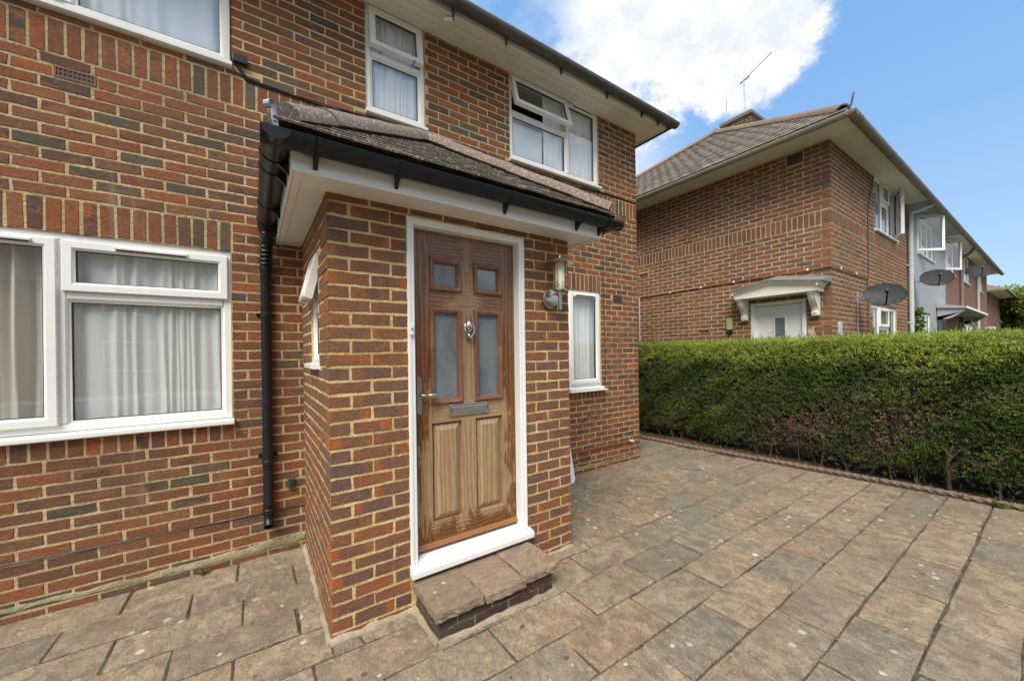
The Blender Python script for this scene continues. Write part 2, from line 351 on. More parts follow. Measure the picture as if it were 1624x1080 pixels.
def tile_mat(name, a, b, lich, lf=.5, moss=.3):
    s = NT(name); r = s.rnd(); c = s.n('ShaderNodeCombineXYZ')
    for i, k in enumerate((31., 17., 53.)): s.l(s.math('MULTIPLY', r, k), c.inputs[i])
    P = s.vmath('ADD', s.obj(), c.outputs[0]); W_ = s.pos()
    n = s.noise(W_, 9, 6, .7); f = s.noise(W_, 60, 6, .75)
    col = s.mix(r, a, b); col = s.mix(s.rng(f, .35, .75, 0, .6), col, (.035, .028, .022)); col = s.mix(s.rng(n, .5, .7, 0, moss), col, (.15, .14, .07))
    l = s.noise(W_, 85, 3, .6); col = s.mix(s.math('MULTIPLY', s.rng(l, .575, .64), lf), col, lich)
    s.set(color=col, rough=.9, spec=.25, normal=s.bump(s.math('ADD', f, n), .8, .004)); MAT[name] = s.m
tile_mat('tile_porch', (.135, .108, .088), (.195, .155, .125), (.52, .47, .38), .8, .4)
tile_mat('tile_hip', (.17, .132, .11), (.22, .17, .14), (.55, .50, .42), .7, .35)
tile_mat('tile_neigh', (.18, .155, .135), (.26, .22, .185), (.40, .36, .30), .5, .2)
tile_mat('tile_hip_neigh', (.29, .20, .14), (.23, .165, .12), (.34, .30, .22), .4, .3)
tile_mat('terracotta', (.22, .135, .10), (.17, .125, .10), (.36, .31, .25), .5, .6)
def far_brick():
    s = NT('brick_far'); P = s.pos(); sp = s.n('ShaderNodeSeparateXYZ'); s.l(P, sp.inputs[0])
    cb = s.n('ShaderNodeCombineXYZ'); s.l(s.math('ADD', sp.outputs[0], sp.outputs[1]), cb.inputs[0]); s.l(sp.outputs[2], cb.inputs[1])
    b = s.n('ShaderNodeTexBrick'); s.l(cb.outputs[0], b.inputs['Vector']); b.inputs['Scale'].default_value = 1
    b.inputs['Brick Width'].default_value = .225; b.inputs['Row Height'].default_value = .073; b.inputs['Mortar Size'].default_value = .006
    b.inputs['Color1'].default_value = (.20, .07, .04, 1); b.inputs['Color2'].default_value = (.12, .05, .035, 1); b.inputs['Mortar'].default_value = (.36, .26, .17, 1)
    s.set(color=b.outputs[0], rough=.9, normal=s.bump(b.outputs['Fac'], .5, .003)); MAT['brick_far'] = s.m
far_brick()

# ------------------------------------------------------------------ mesh helpers
WM = {}       # world matrix of every object
def link(o, parent=None, Mx=None):
    Mx = Mx or Matrix.Identity(4)
    COL.objects.link(o)
    if parent is not None:
        o.parent = parent; o.matrix_parent_inverse = WM[parent.name].inverted()
    o.matrix_basis = Mx; WM[o.name] = Mx
    return o
def thing(name, label, cat, loc=(0, 0, 0), group=None):
    o = bpy.data.objects.new(name, None); o.empty_display_size = .1
    link(o, None, Matrix.Translation(loc)); o['label'] = label; o['category'] = cat
    if group: o['group'] = group
    return o
def tag(o, label, cat, group=None):
    o['label'] = label; o['category'] = cat
    if group: o['group'] = group
    return o
class MB:
    def __init__(s): s.v = []; s.f = []; s.a = []   # a: optional per-face attr
    def add(s, vs, fs, a=None):
        n = len(s.v); s.v += [tuple(v) for v in vs]; s.f += [tuple(i+n for i in f) for f in fs]
        if a is not None: s.a += [a]*len(fs)
        return s
    def box(s, x0, x1, y0, y1, z0, z1, a=None):
        vs = [(x0, y0, z0), (x1, y0, z0), (x1, y1, z0), (x0, y1, z0), (x0, y0, z1), (x1, y0, z1), (x1, y1, z1), (x0, y1, z1)]
        return s.add(vs, [(0, 3, 2, 1), (4, 5, 6, 7), (0, 1, 5, 4), (1, 2, 6, 5), (2, 3, 7, 6), (3, 0, 4, 7)], a)
    def prism(s, poly, y0, y1, axis='y', a=None):
        """poly in two coords, extruded along the third"""
        n = len(poly)
        def P(p, t): return {'y': (p[0], t, p[1]), 'x': (t, p[0], p[1]), 'z': (p[0], p[1], t)}[axis]
        vs = [P(p, y0) for p in poly] + [P(p, y1) for p in poly]
        fs = [tuple(range(n))[::-1], tuple(range(n, 2*n))] + [(i, (i+1) % n, n+(i+1) % n, n+i) for i in range(n)]
        return s.add(vs, fs, a)
    def ring(s, x0, x1, z0, z1, prof, a=None):
        """mitred frame: profile of (inset, y), closed loop"""
        vs = []; n = len(prof); fs = []
        for (i, y) in prof: vs += [(x0+i, y, z0+i), (x1-i, y, z0+i), (x1-i, y, z1-i), (x0+i, y, z1-i)]
        for k in range(n):
            k2 = (k+1) % n
            for j in range(4):
                j2 = (j+1) % 4; fs.append((k*4+j, k2*4+j, k2*4+j2, k*4+j2))
        return s.add(vs, fs, a)
    def tube(s, pts, r, seg=10, cap=True, r1=None):
        pts = [Vector(p) for p in pts]; n = len(pts); vs = []; fs = []; up = None
        rs = r if isinstance(r, (list, tuple)) else [r + ((r1-r)*i/(n-1) if r1 is not None else 0) for i in range(n)]
        for i, p in enumerate(pts):
            d = (pts[min(i+1, n-1)]-pts[max(i-1, 0)]).normalized()
            if up is None: up = Vector((0, 0, 1)) if abs(d.z) < .9 else Vector((1, 0, 0))
            a = d.cross(up).normalized(); b = a.cross(d).normalized(); up = b
            for k in range(seg):
                t = 2*math.pi*k/seg; vs.append(p + rs[i]*(math.cos(t)*a + math.sin(t)*b))
        for i in range(n-1):
            for k in range(seg):
                k2 = (k+1) % seg; fs.append((i*seg+k, i*seg+k2, (i+1)*seg+k2, (i+1)*seg+k))
        if cap: fs += [tuple(range(seg))[::-1], tuple(range((n-1)*seg, n*seg))]
        return s.add(vs, fs)
    def lathe(s, prof, c, axis='z', seg=20, ex=1.):
        """prof: (r, t) along axis"""
        vs = []; fs = []; n = len(prof)
        for (r, t) in prof:
            for k in range(seg):
                an = 2*math.pi*k/seg; a, b = r*math.cos(an), r*math.sin(an)*ex
                vs.append({'z': (c[0]+a, c[1]+b, c[2]+t), 'y': (c[0]+a, c[1]+t, c[2]+b), 'x': (c[0]+t, c[1]+a, c[2]+b)}[axis])
        for i in range(n-1):
            for k in range(seg):
                k2 = (k+1) % seg; fs.append((i*seg+k, i*seg+k2, (i+1)*seg+k2, (i+1)*seg+k))
        fs += [tuple(range(seg))[::-1], tuple(range((n-1)*seg, n*seg))]
        return s.add(vs, fs)
    def arc(s, p0, p1, r, th=.004, a0=180, a1=360, seg=12):
        """channel along p0-p1: arc in the vertical plane across it, from a0 to a1 degrees"""
        p0, p1 = Vector(p0), Vector(p1); d = (p1-p0).normalized(); side = d.cross(Vector((0, 0, 1))).normalized(); up = side.cross(d).normalized()
        vs = []; fs = []
        for p in (p0, p1):
            for rr in (r, r-th):
                for k in range(seg+1):
                    t = R(a0+(a1-a0)*k/seg); vs.append(p + rr*(math.cos(t)*side + math.sin(t)*up))
        m = seg+1
        for k in range(seg):
            fs += [(k, k+1, 2*m+k+1, 2*m+k), (m+k+1, m+k, 3*m+k, 3*m+k+1), (k+1, k, m+k, m+k+1), (2*m+k, 2*m+k+1, 3*m+k+1, 3*m+k)]
        fs += [(0, 2*m, 3*m, m), (seg, m+seg, 3*m+seg, 2*m+seg)]
        return s.add(vs, fs)
    def xform(s, Mx):
        s.v = [tuple(Mx @ Vector(v)) for v in s.v]; return s
def mesh(name, mb, mat, smooth=False, attr=None):
    me = bpy.data.meshes.new(name); me.from_pydata(mb.v, [], mb.f); me.validate(); 
    import bmesh
    bm = bmesh.new(); bm.from_mesh(me); bmesh.ops.recalc_face_normals(bm, faces=bm.faces); bm.to_mesh(me); bm.free()
    if attr and len(mb.a) == len(me.polygons):
        at = me.attributes.new(attr, 'FLOAT', 'FACE'); at.data.foreach_set('value', mb.a)
    me.materials.append(MAT[mat])
    if smooth:
        me.shade_smooth(); me.set_sharp_from_angle(angle=R(38))
    me.update(); return me
def mk(name, mb, mat, parent=None, Mx=None, smooth=False, attr=None, bevel=0., stuff=False):
    """link mb as ONE mesh object; Mx places the builder's local frame in the world; origin goes to the bounding-box centre"""
    Mx = Mx or Matrix.Identity(4)
    a = np.array(mb.v); c = (a.min(0)+a.max(0))/2; mb.v = [tuple(x) for x in (a-c)]
    o = bpy.data.objects.new(name, mesh(name, mb, mat, smooth, attr))
    link(o, parent, Mx @ Matrix.Translation(c))
    if bevel:
        b = o.modifiers.new('bevel', 'BEVEL'); b.width = bevel; b.segments = 2; b.limit_method = 'ANGLE'; b.angle_limit = R(35)
    if stuff: o['kind'] = 'stuff'
    return o
def numpy_mesh(name, V, nf, mat, per=4, col=None, rnd=None):
    """V: (nf*per,3) vertices, faces of `per` corners each"""
    me = bpy.data.meshes.new(name); me.vertices.add(len(V)); me.vertices.foreach_set('co', V.astype(np.float32).ravel())
    me.loops.add(nf*per); me.loops.foreach_set('vertex_index', np.arange(nf*per, dtype=np.int32))
    me.polygons.add(nf); me.polygons.foreach_set('loop_start', np.arange(0, nf*per, per, dtype=np.int32)); me.update(calc_edges=True)
    if col is not None:
        at = me.attributes.new('Col', 'FLOAT_COLOR', 'FACE'); at.data.foreach_set('color', np.c_[col, np.ones(nf)].astype(np.float32).ravel())
    me.materials.append(MAT[mat]); return me

def facing(theta, origin): return Matrix.Translation(origin) @ Matrix.Rotation(R(theta), 4, 'Z')

# one brick-like piece: centre-origin, front face towards -y, ragged outline
def piece_geo(w, h, d, proud, seed, jit=.0022, ch=.0035):
    jit *= 1.35; rs = random.Random(seed); a, b = w/2, h/2
    pts = [(-a, -b), (-a*.33, -b), (a*.33, -b), (a, -b), (a, b), (a*.33, b), (-a*.33, b), (-a, b)]
    out = []
    for i, (x, z) in enumerate(pts):
        cj = 1. if i in (0, 3, 4, 7) else .8
        out.append((x+rs.uniform(-jit, jit)*cj, z+rs.uniform(-jit, jit)*cj))
    def ins(p, k): return (p[0]-math.copysign(min(k, abs(p[0])*.3), p[0])*(1 if abs(abs(p[0])-a) < .01 else 0), p[1]-math.copysign(k, p[1]))
    v = [(x, -proud+rs.uniform(-.0006, .0006), z) for x, z in (ins(p, ch) for p in out)]
    v += [(x, -proud+ch, z) for x, z in out] + [(x, d, z) for x, z in out]
    f = [(0, 1, 6, 7), (1, 2, 5, 6), (2, 3, 4, 5)]
    for i in range(8):
        j = (i+1) % 8; f += [(8+i, 8+j, j, i), (16+i, 16+j, 8+j, 8+i)]
    return v, f
PIECE = {}
def piece_mesh(name, w, h, d, proud, mat, nvar=6, jit=.0022, ch=.0035):
    k = (name, round(w, 3), round(h, 3), round(d, 3), mat, random.randrange(nvar))
    if k not in PIECE:
        v, f = piece_geo(w, h, d, proud, hash(k[1:4])+k[5]*101, jit, ch); mb = MB().add(v, f); PIECE[k] = mesh(name, mb, mat)
    return PIECE[k]

# ------------------------------------------------------------------ brickwork
BL, BH, J = .2135, .0645, .0118
def lay_bricks(u0, u1, z0, c, n, holes=(), bands=(), anchor=0., par=0, quoin=None, brick_len=BL):
    """stretcher bond; returns dicts. quoin: ('lo'|'hi', other_first) makes returning corner bricks at that end.
    holes, bands: (u0,u1,z0,z1) left free."""
    out = []; L = .225
    for k in range(n):
        za = z0+k*c; zb = za+c-J+.001; zm = (za+zb)/2; odd = (k+par) % 2
        iv = [(u0, u1)]
        for (a, b, lo, hi) in list(holes)+list(bands):
            if lo-.3*c < zm < hi+.3*c and not (zm < lo or zm > hi):
                nv = []
                for (p, q) in iv:
                    if b <= p or a >= q: nv.append((p, q)); continue
                    if a > p: nv.append((p, a))
                    if b < q: nv.append((b, q))
                iv = nv
        off = L/2 if odd else 0
        for (p, q) in iv:
            i0 = math.floor((p-anchor-off)/L)-1
            s = anchor+off+i0*L
            while s < q:
                a, b = max(s, p+(0 if p == u0 else .004)), min(s+brick_len, q-(0 if q == u1 else .004))
                if b-a > .03:
                    za2, zb2 = za, zb
                    for (ha, hb, lo, hi) in holes:
                        if a < hb and b > ha:
                            if za2 < hi < zb2 and zm > hi: za2 = hi+.003
                            if za2 < lo < zb2 and zm < lo: zb2 = lo-.003
                    if zb2-za2 > .02: out.append(dict(u0=a, u1=b, z0=za2, z1=zb2, d=.03, q=odd))
                s += L
    return out
def soldiers(a, b, lo, hi, step=.0752):
    n = max(1, round((b-a)/step)); st = (b-a)/n
    return [dict(u0=a+i*st+.006, u1=a+(i+1)*st-.006, z0=lo, z1=hi-J, d=.03, q=0) for i in range(n)]
def place_bricks(pieces, Mx, parent, mat, cap=300, proud=.004, name='brick', jit=.0022):
    n = (Mx.to_3x3() @ Vector((0, -1, 0)))
    for p in pieces:
        w = Mx @ Vector(((p['u0']+p['u1'])/2, 0, (p['z0']+p['z1'])/2)); d = w-CAMP
        dep = d.dot(_fw); x = d.dot(_r2)/max(dep, .01); y = d.dot(_u2)/max(dep, .01)
        vis = dep > .1 and abs(x) < 1.38 and -.9 < y < .96
        p['s'] = (p['u1']-p['u0'])*(p['z1']-p['z0'])*abs(d.normalized().dot(n))/dep**2 if vis else -1
        p['s'] *= p.get('k', 1)
    order = sorted(pieces, key=lambda p: -p['s']); ind = [p for p in order[:cap] if p['s'] > 0]; ids = {id(p) for p in ind}
    rest = [p for p in pieces if id(p) not in ids]
    for p in ind:
        w, h = p['u1']-p['u0'], p['z1']-p['z0']
        qn = p['d'] > .05
        me = piece_mesh(name, w if qn else round(w*200)/200 if abs(w-BL) > .002 else BL, h, p['d'], proud, mat, jit=jit)
        o = bpy.data.objects.new(name, me)
        jx = 0 if qn else .001
        T = Matrix.Translation(((p['u0']+p['u1'])/2+random.uniform(-jx, jx), random.uniform(-jx, jx), (p['z0']+p['z1'])/2+random.uniform(-.001, .001)))
        flip = Matrix.Identity(4)
        link(o, parent, Mx @ T @ Matrix.Rotation(random.uniform(-.005, .005), 4, 'Y') @ Matrix.Diagonal((1 if qn else random.uniform(.98, 1.012), 1, random.uniform(.955, 1.035), 1)))
    if rest:
        mb = MB()
        for i, p in enumerate(rest):
            v, f = piece_geo(p['u1']-p['u0'], p['z1']-p['z0'], p['d'], proud+random.uniform(-.001, .001), i, jit)
            cx, cz = (p['u0']+p['u1'])/2, (p['z0']+p['z1'])/2
            mb.add([(x+cx, y, z+cz) for x, y, z in v], f, random.random())
        mk(name+'work', mb, mat+'_s', parent, Mx, attr='rnd', stuff=True)
def wall_panel(name, mat, parent, Mx, u0, u1, z0, z1, holes, thick=.25, front=-.0015):
    """solid wall with rectangular openings"""
    us = sorted({u0, u1, *[min(max(v, u0), u1) for h in holes for v in h[:2]]}); zs = sorted({z0, z1, *[min(max(v, z0), z1) for h in holes for v in h[2:4]]})
    def solid(i, j):
        if i < 0 or j < 0 or i >= len(us)-1 or j >= len(zs)-1: return False
        um, zm = (us[i]+us[i+1])/2, (zs[j]+zs[j+1])/2
        return not any(h[0] < um < h[1] and h[2] < zm < h[3] for h in holes)
    mb = MB(); a, b = front, front+thick
    for i in range(len(us)-1):
        for j in range(len(zs)-1):
            if not solid(i, j): continue
            x0, x1, y0, y1 = us[i], us[i+1], zs[j], zs[j+1]
            mb.add([(x0, a, y0), (x1, a, y0), (x1, a, y1), (x0, a, y1)], [(0, 1, 2, 3)]); mb.add([(x0, b, y0), (x1, b, y0), (x1, b, y1), (x0, b, y1)], [(3, 2, 1, 0)])
            if not solid(i-1, j): mb.add([(x0, a, y0), (x0, a, y1), (x0, b, y1), (x0, b, y0)], [(0, 1, 2, 3)])
            if not solid(i+1, j): mb.add([(x1, a, y0), (x1, b, y0), (x1, b, y1), (x1, a, y1)], [(0, 1, 2, 3)])
            if not solid(i, j-1): mb.add([(x0, a, y0), (x0, b, y0), (x1, b, y0), (x1, a, y0)], [(0, 1, 2, 3)])
            if not solid(i, j+1): mb.add([(x0, a, y1), (x1, a, y1), (x1, b, y1), (x0, b, y1)], [(0, 1, 2, 3)])
    return mk(name, mb, mat, parent, Mx)

# ------------------------------------------------------------------ windows
def sash_prof(w, y0, y1): # ovolo-ish section: front at y0 (negative = out), back y1
    return [(0, y1), (0, y0+.004), (.004, y0), (w-.016, y0), (w-.004, y0+.014), (w, y0+.016), (w, y1)]
def window(parent, Mx, x0, x1, z0, z1, lights, mulls=(), trans=(), sill=True, y=.012, fw=.05, mat='upvc', glass='glass', vents=()):
    """lights: (x0,x1,z0,z1,kind,angle,...) kinds: fixed / top (top-hung sash) / side (side-hung sash)"""
    w = bpy.data.objects.new('window', None); link(w, parent, Mx @ Matrix.Translation(((x0+x1)/2, 0, z0))); w.empty_display_size = .1
    fr = MB(); fr.ring(x0, x1, z0, z1, [(0, y+.065), (0, y+.003), (.003, y), (fw-.012, y), (fw, y+.012), (fw, y+.065)])
    for m in mulls: fr.prism([(m[0]-.028, y+.06), (m[0]-.028, y+.010), (m[0]-.018, y), (m[0]+.018, y), (m[0]+.028, y+.010), (m[0]+.028, y+.06)], m[1], m[2], 'z')
    for t in trans: fr.prism([(y+.06, t[0]-.028), (y+.010, t[0]-.028), (y, t[0]-.018), (y, t[0]+.018), (y+.010, t[0]+.028), (y+.06, t[0]+.028)], t[1], t[2], 'x')
    mk('frame', fr, mat, w, Mx, smooth=True)
    if sill:
        sl = MB().prism([(y+.03, z0), (-.048, z0-.014), (-.048, z0-.040), (-.036, z0-.046), (y+.03, z0-.046)], x0-.012, x1+.012, 'x')
        mk('sill', sl, mat, w, Mx, bevel=.003)
    for lt in lights:
        a, b, c, d, kind = lt[:5]; ang = lt[5] if len(lt) > 5 else 0
        if kind == 'fixed':
            gb = MB().ring(a-.004, b+.004, c-.004, d+.004, [(0, y+.05), (0, y+.012), (.016, y+.020), (.016, y+.05)]); mk('glazing_bead', gb, mat, w, Mx, smooth=True)
            gk = MB().ring(a+.011, b-.011, c+.011, d-.011, [(0, y+.046), (0, y+.0205), (.005, y+.0205), (.005, y+.046)]); mk('gasket', gk, 'rubber', w, Mx)
            mk('pane', MB().box(a+.005, b-.005, y+.024, y+.030, c+.005, d-.005), glass, w, Mx)
        else:
            Ms = Mx
            if kind == 'top' and ang: Ms = Mx @ Matrix.Translation((0, y-.012, d)) @ Matrix.Rotation(R(-ang), 4, 'X') @ Matrix.Translation((0, -(y-.012), -d))
            if kind == 'side' and ang:
                hx = a if ang > 0 else b
                Ms = Mx @ Matrix.Translation((hx, y-.012, 0)) @ Matrix.Rotation(R(-ang), 4, 'Z') @ Matrix.Translation((-hx, -(y-.012), 0))
            sm = MB().ring(a, b, c, d, sash_prof(.058, y-.024, y+.026)); sa = mk('sash', sm, mat, w, Ms, smooth=True)
            gk = MB().ring(a+.056, b-.056, c+.056, d-.056, [(0, y+.018), (0, y-.0085), (.005, y-.0085), (.005, y+.018)]); mk('gasket', gk, 'rubber', w, Ms)
            mk('pane', MB().box(a+.05, b-.05, y-.004, y+.002, c+.05, d-.05), glass, w, Ms)
            if ang and kind == 'top': # stay arm
                st = MB().box(b-.10, b-.085, y-.09, y+.03, c-.01, c-.004); mk('stay_arm', st, 'steel', w, Mx)
    for (a, b, z, yy) in vents:
        vm = MB().prism([(yy, z-.010), (yy-.016, z-.008), (yy-.018, z+.004), (yy, z+.010)], a, b, 'x'); mk('trickle_vent', vm, mat, w, Mx, bevel=.002)
        mk('vent_slot', MB().box(a+.01, b-.01, yy-.010, yy, z-.0175, z-.0105), 'rubber', w, Mx)
    return w
def curtain(label, Mx, x0, x1, z0, z1, y, mat, amp=.02, fold=.09, gather=None, seed=1, group=None):
    rs = random.Random(seed); nx = max(24, int((x1-x0)/.008)); nz = 10; vs = []; fs = []
    ph = [rs.uniform(0, 6.28) for _ in range(4)]
    for j in range(nz+1):
        t = j/nz; z = z0+(z1-z0)*t
        for i in range(nx+1):
            u = i/nx; x = x0+(x1-x0)*u
            if gather: x = gather(u, t)
            uu = u+.05*math.sin(u*7+ph[0])+.03*math.sin(u*17+ph[3]); q = uu*(x1-x0)/fold*6.283
            yy = amp*((.45+.55*abs(math.sin(u*5.3+ph[2])))*math.sin(q+ph[0]+.9*math.sin(q*.37+ph[1])+.25*t*math.sin(9*u))*(.7+.3*math.cos(3*t+ph[2])) + .35*math.sin(q*2.3+ph[3]+t))
            vs.append((x+.004*math.sin(5*t+q), y+yy, z))
    for j in range(nz):
        for i in range(nx):
            k = j*(nx+1)+i; fs.append((k, k+1, k+nx+2, k+nx+1))
    o = mk('curtain', MB().add(vs, fs), mat, None, Mx, smooth=True); return tag(o, label, 'curtain', group)
def gutter(parent, p0, p1, mat, r=.057, clips=(), clipmat=None, lug=True, name='gutter', seg=14):
    g = mk(name, MB().arc(p0, p1, r, .004, seg=seg), mat, parent, smooth=True)
    p0, p1 = Vector(p0), Vector(p1); d = (p1-p0).normalized()
    for t in clips:
        c = p0.lerp(p1, t); mb = MB().arc(c-d*.014, c+d*.014, r+.005, .009)
        s = d.cross(Vector((0, 0, 1)))*(-1)
        if lug:
            q = [(-.009, 0), (.009, 0)]
            inn = -s if lug == 1 else s
            a = c + inn*(r*.1) + Vector((0, 0, -r*.85)); b = c + inn*(r+.004) + Vector((0, 0, -r*.5)); e = c + inn*(r+.004)+Vector((0, 0, -r-.045))
            vs = [a-d*.010, b-d*.010, e-d*.010, a+d*.010, b+d*.010, e+d*.010]; mb.add(vs, [(0, 1, 2), (5, 4, 3), (0, 3, 4, 1), (1, 4, 5, 2), (2, 5, 3, 0)])
        mk('gutter_clip', mb, clipmat or mat, parent, smooth=True)
    return g
# ================================================================== GROUND
def sheet(name, x0, x1, y0, y1, z, mat, kind='structure'):
    o = mk(name, MB().add([(x0, y0, z), (x1, y0, z), (x1, y1, z), (x0, y1, z)], [(0, 1, 2, 3)]), mat); o['kind'] = kind; return o
sheet('ground', -300, 400, -300, 300, -.06, 'grass_ground')
sheet('road', -200, 300, -12.5, -6.8, -.052, 'tarmac')
pv = mk('pavement', MB().box(-200, 300, -6.7, -5.0, -.06, .02).box(-200, 300, -14.2, -12.6, -.06, .02), 'kerb_stone'); pv['kind'] = 'structure'
patio = mk('patio', MB().add([(-3.2, -5, -.008), (5.95, -5, -.008), (5.62, 3.6, -.008), (5.50, 5.6, -.008), (4.5, 5.6, -.008), (4.5, 3.6, -.008), (-3.2, 3.6, -.008)], [(0, 1, 2, 3, 4, 5, 6)]), 'joint_dirt'); patio['kind'] = 'structure'
bed = mk('soil_bed', MB().add([(5.95, -5, -.02), (7.1, -5, -.02), (7.1, 9, -.02), (5.4, 9, -.02), (5.50, 5.6, -.02), (5.62, 3.6, -.02)], [(0, 1, 2, 3, 4, 5)]), 'soil'); bed['kind'] = 'structure'

def edge_x(y): return 5.845 - .068*y if y < 3 else 5.641 - .085*(y-3)
SLABS = []
rows = [3.475, 3.20, 2.93, 2.66, 2.39, 2.115, 1.835, 1.55, 1.265, .985, .70, .415, .135, -.15, -.43, -.71, -.99, -1.27, -1.55, -1.83, -2.4, -2.7]
ph = [-.67, -.90, -.63, -.93, -.66, -.90, -.63, -.915, -.60, -.86, -.56, -.83, -.58, -.85, -.6, -.9, -.62, -.9, -.6, -.9, -.6]
for k in range(len(rows)-1):
    yt, yb = rows[k], rows[k+1]; L = .5655
    s = ph[k]-5*L
    while s < 5.95:
        gx = .004 if s < 1.2 else .0062; a, b = s+gx, s+L-gx; y0, y1 = yb+.0045, yt-.0045
        b = min(b, edge_x(y0)-.01)
        segs = [(a, b)]
        if y1 > 2.24:      # the porch and the house stand in the way
            nv = []
            for p, q in segs:
                if p < .325: nv.append((p, min(q, .322)))
                if q > 2.09: nv.append((max(p, 2.085), q))
                if p >= .325 and q <= 2.09: pass
            segs = nv
            if yb < 2.2: SLABS.append((max(a, .33), min(b, 2.08), y0, 2.218)) if min(b, 2.08)-max(a, .33) > .05 else None
        for p, q in segs:
            if q-p > .07 and p > -3.1: SLABS.append((p, q, y0, y1))
        s += L
yy = 3.50
r_ = 0
while yy < 5.4:              # strip beyond the corner of the house
    s = 4.62 - (.28 if r_ % 2 else 0); 
    while s < 5.6:
        a, b = max(s+.006, 4.60), min(s+.56, edge_x(yy)-.01)
        if b-a > .07: SLABS.append((a, b, yy, yy+.268))
        s += .5655
    yy += .28; r_ += 1
rs = random.Random(3)
SV = [(q-p)*(y1-y0)/max((Vector(((p+q)/2, (y0+y1)/2, 0))-CAMP).length, .5)**3*(1 if (Vector(((p+q)/2, (y0+y1)/2, 0))-CAMP).dot(_fw) > .2 else .01) for p, q, y0, y1 in SLABS]
order = sorted(range(len(SLABS)), key=lambda i: -SV[i]); restm = MB()
for n_, i in enumerate(order):
    p, q, y0, y1 = SLABS[i]; w, h = q-p, y1-y0
    Mx = Matrix.Translation(((p+q)/2, (y0+y1)/2, rs.uniform(-.003, .0035))) @ Matrix.Rotation(R(-90)+rs.uniform(-.009, .009), 4, 'X') @ Matrix.Rotation(rs.uniform(-.009, .009), 4, 'Y')
    if n_ < 300:
        o = bpy.data.objects.new('paving_slab', piece_mesh('paving_slab', w, h, .03, .0, 'slab', 5, .005, .006)); link(o, patio, Mx)
    else:
        v, f = piece_geo(w, h, .03, 0, i, .004, .006); restm.add([Mx @ Vector(t) for t in v], f)
if restm.v: mk('paving', restm, 'slab', patio, stuff=True)
# mortar flaunching along the porch and step, moss, small stones and leaf litter in the joints
def fillet(pts, r=.03, z=-.01):
    fl = MB()
    for a, b in zip(pts, pts[1:]):
        a, b = Vector(a), Vector(b); n = max(2, int((b-a).length/.05)); P = [a.lerp(b, t/n)+Vector((rs.uniform(-.004, .004), rs.uniform(-.004, .004), z+rs.uniform(-.004, .004))) for t in range(n+1)]
        fl.tube(P, [r*rs.uniform(.7, 1.25) for _ in P], 7)
    mk('mortar_fillet', fl, 'mortar_joint', patio, smooth=True)
fillet([(.325, 3.47, 0), (.325, 2.215, 0)], .022); fillet([(.32, 2.218, 0), (.79, 2.218, 0)], .026); fillet([(1.60, 2.218, 0), (2.07, 2.218, 0)], .026)
fillet([(.785, 2.20, 0), (.785, 1.875, 0), (1.60, 1.875, 0), (1.60, 2.2, 0)], .024)
V = []; colr = []
for _ in range(5200):
    k = RNG.integers(1, len(rows)-1); 
    if RNG.random() < .75: x = RNG.uniform(-1.2, 5.8); y = rows[k]+RNG.normal(0, .005)
    else: x = RNG.uniform(1, 5.8); y = RNG.uniform(-.6, 3)
    if y > 2.2 and .3 < x < 2.1: continue
    if x > edge_x(y): continue
    s_ = RNG.uniform(.002, .006); t = RNG.uniform(0, 6.28); c, s2 = math.cos(t)*s_, math.sin(t)*s_; z = .004+RNG.uniform(0, .004)
    if RNG.random() < .35: z = -.006
    V += [(x-c, y-s2, z), (x+s2*.6, y-c*.6, z+.001), (x+c, y+s2, z+.002), (x-s2*.6, y+c*.6, z)]
    colr.append([(.30, .20, .10), (.10, .07, .04), (.44, .38, .28), (.12, .14, .05)][RNG.integers(0, 4)])
o = bpy.data.objects.new('leaf_litter', numpy_mesh('leaf_litter', np.array(V), len(colr), 'leaf', 4, np.array(colr))); link(o, patio); o['kind'] = 'stuff'

# rope-topped edging tiles
edg = thing('rope_edging', 'low twisted rope-top terracotta edging between the paving and the hedge bed', 'garden edging', (5.7, 2, 0))
def rope(y0, y1, dz):
    n = int((y1-y0)/.012); vs = []; fs = []; seg = 12
    for i in range(n+1):
        y = y0+(y1-y0)*i/n; x = edge_x(y)+.035
        for k in range(seg):
            t = 6.283*k/seg; r = .026*(1+.22*math.cos(3*(t)+ (y)*78)); vs.append((x+r*math.cos(t), y, dz+.030+r*math.sin(t)))
    for i in range(n):
        for k in range(seg): fs.append((i*seg+k, i*seg+(k+1) % seg, (i+1)*seg+(k+1) % seg, (i+1)*seg+k))
    fs += [tuple(range(seg)), tuple(range(n*seg, (n+1)*seg))]
    mb = MB().add(vs, fs); xa, xb = edge_x(y0)+.035, edge_x(y1)+.035
    mb.add([(xa-.012, y0, -.06), (xb-.012, y1, -.06), (xb-.012, y1, dz+.02), (xa-.012, y0, dz+.02), (xa+.012, y0, -.06), (xb+.012, y1, -.06), (xb+.012, y1, dz+.02), (xa+.012, y0, dz+.02)], [(0, 1, 2, 3), (7, 6, 5, 4), (0, 4, 5, 1), (1, 5, 6, 2), (2, 6, 7, 3), (3, 7, 4, 0)])
    mk('edging_tile', mb, 'terracotta', edg, smooth=True)
y = -3.6
while y < 5.3: rope(y+.006, y+.594, rs.uniform(-.012, .006)); y += .6

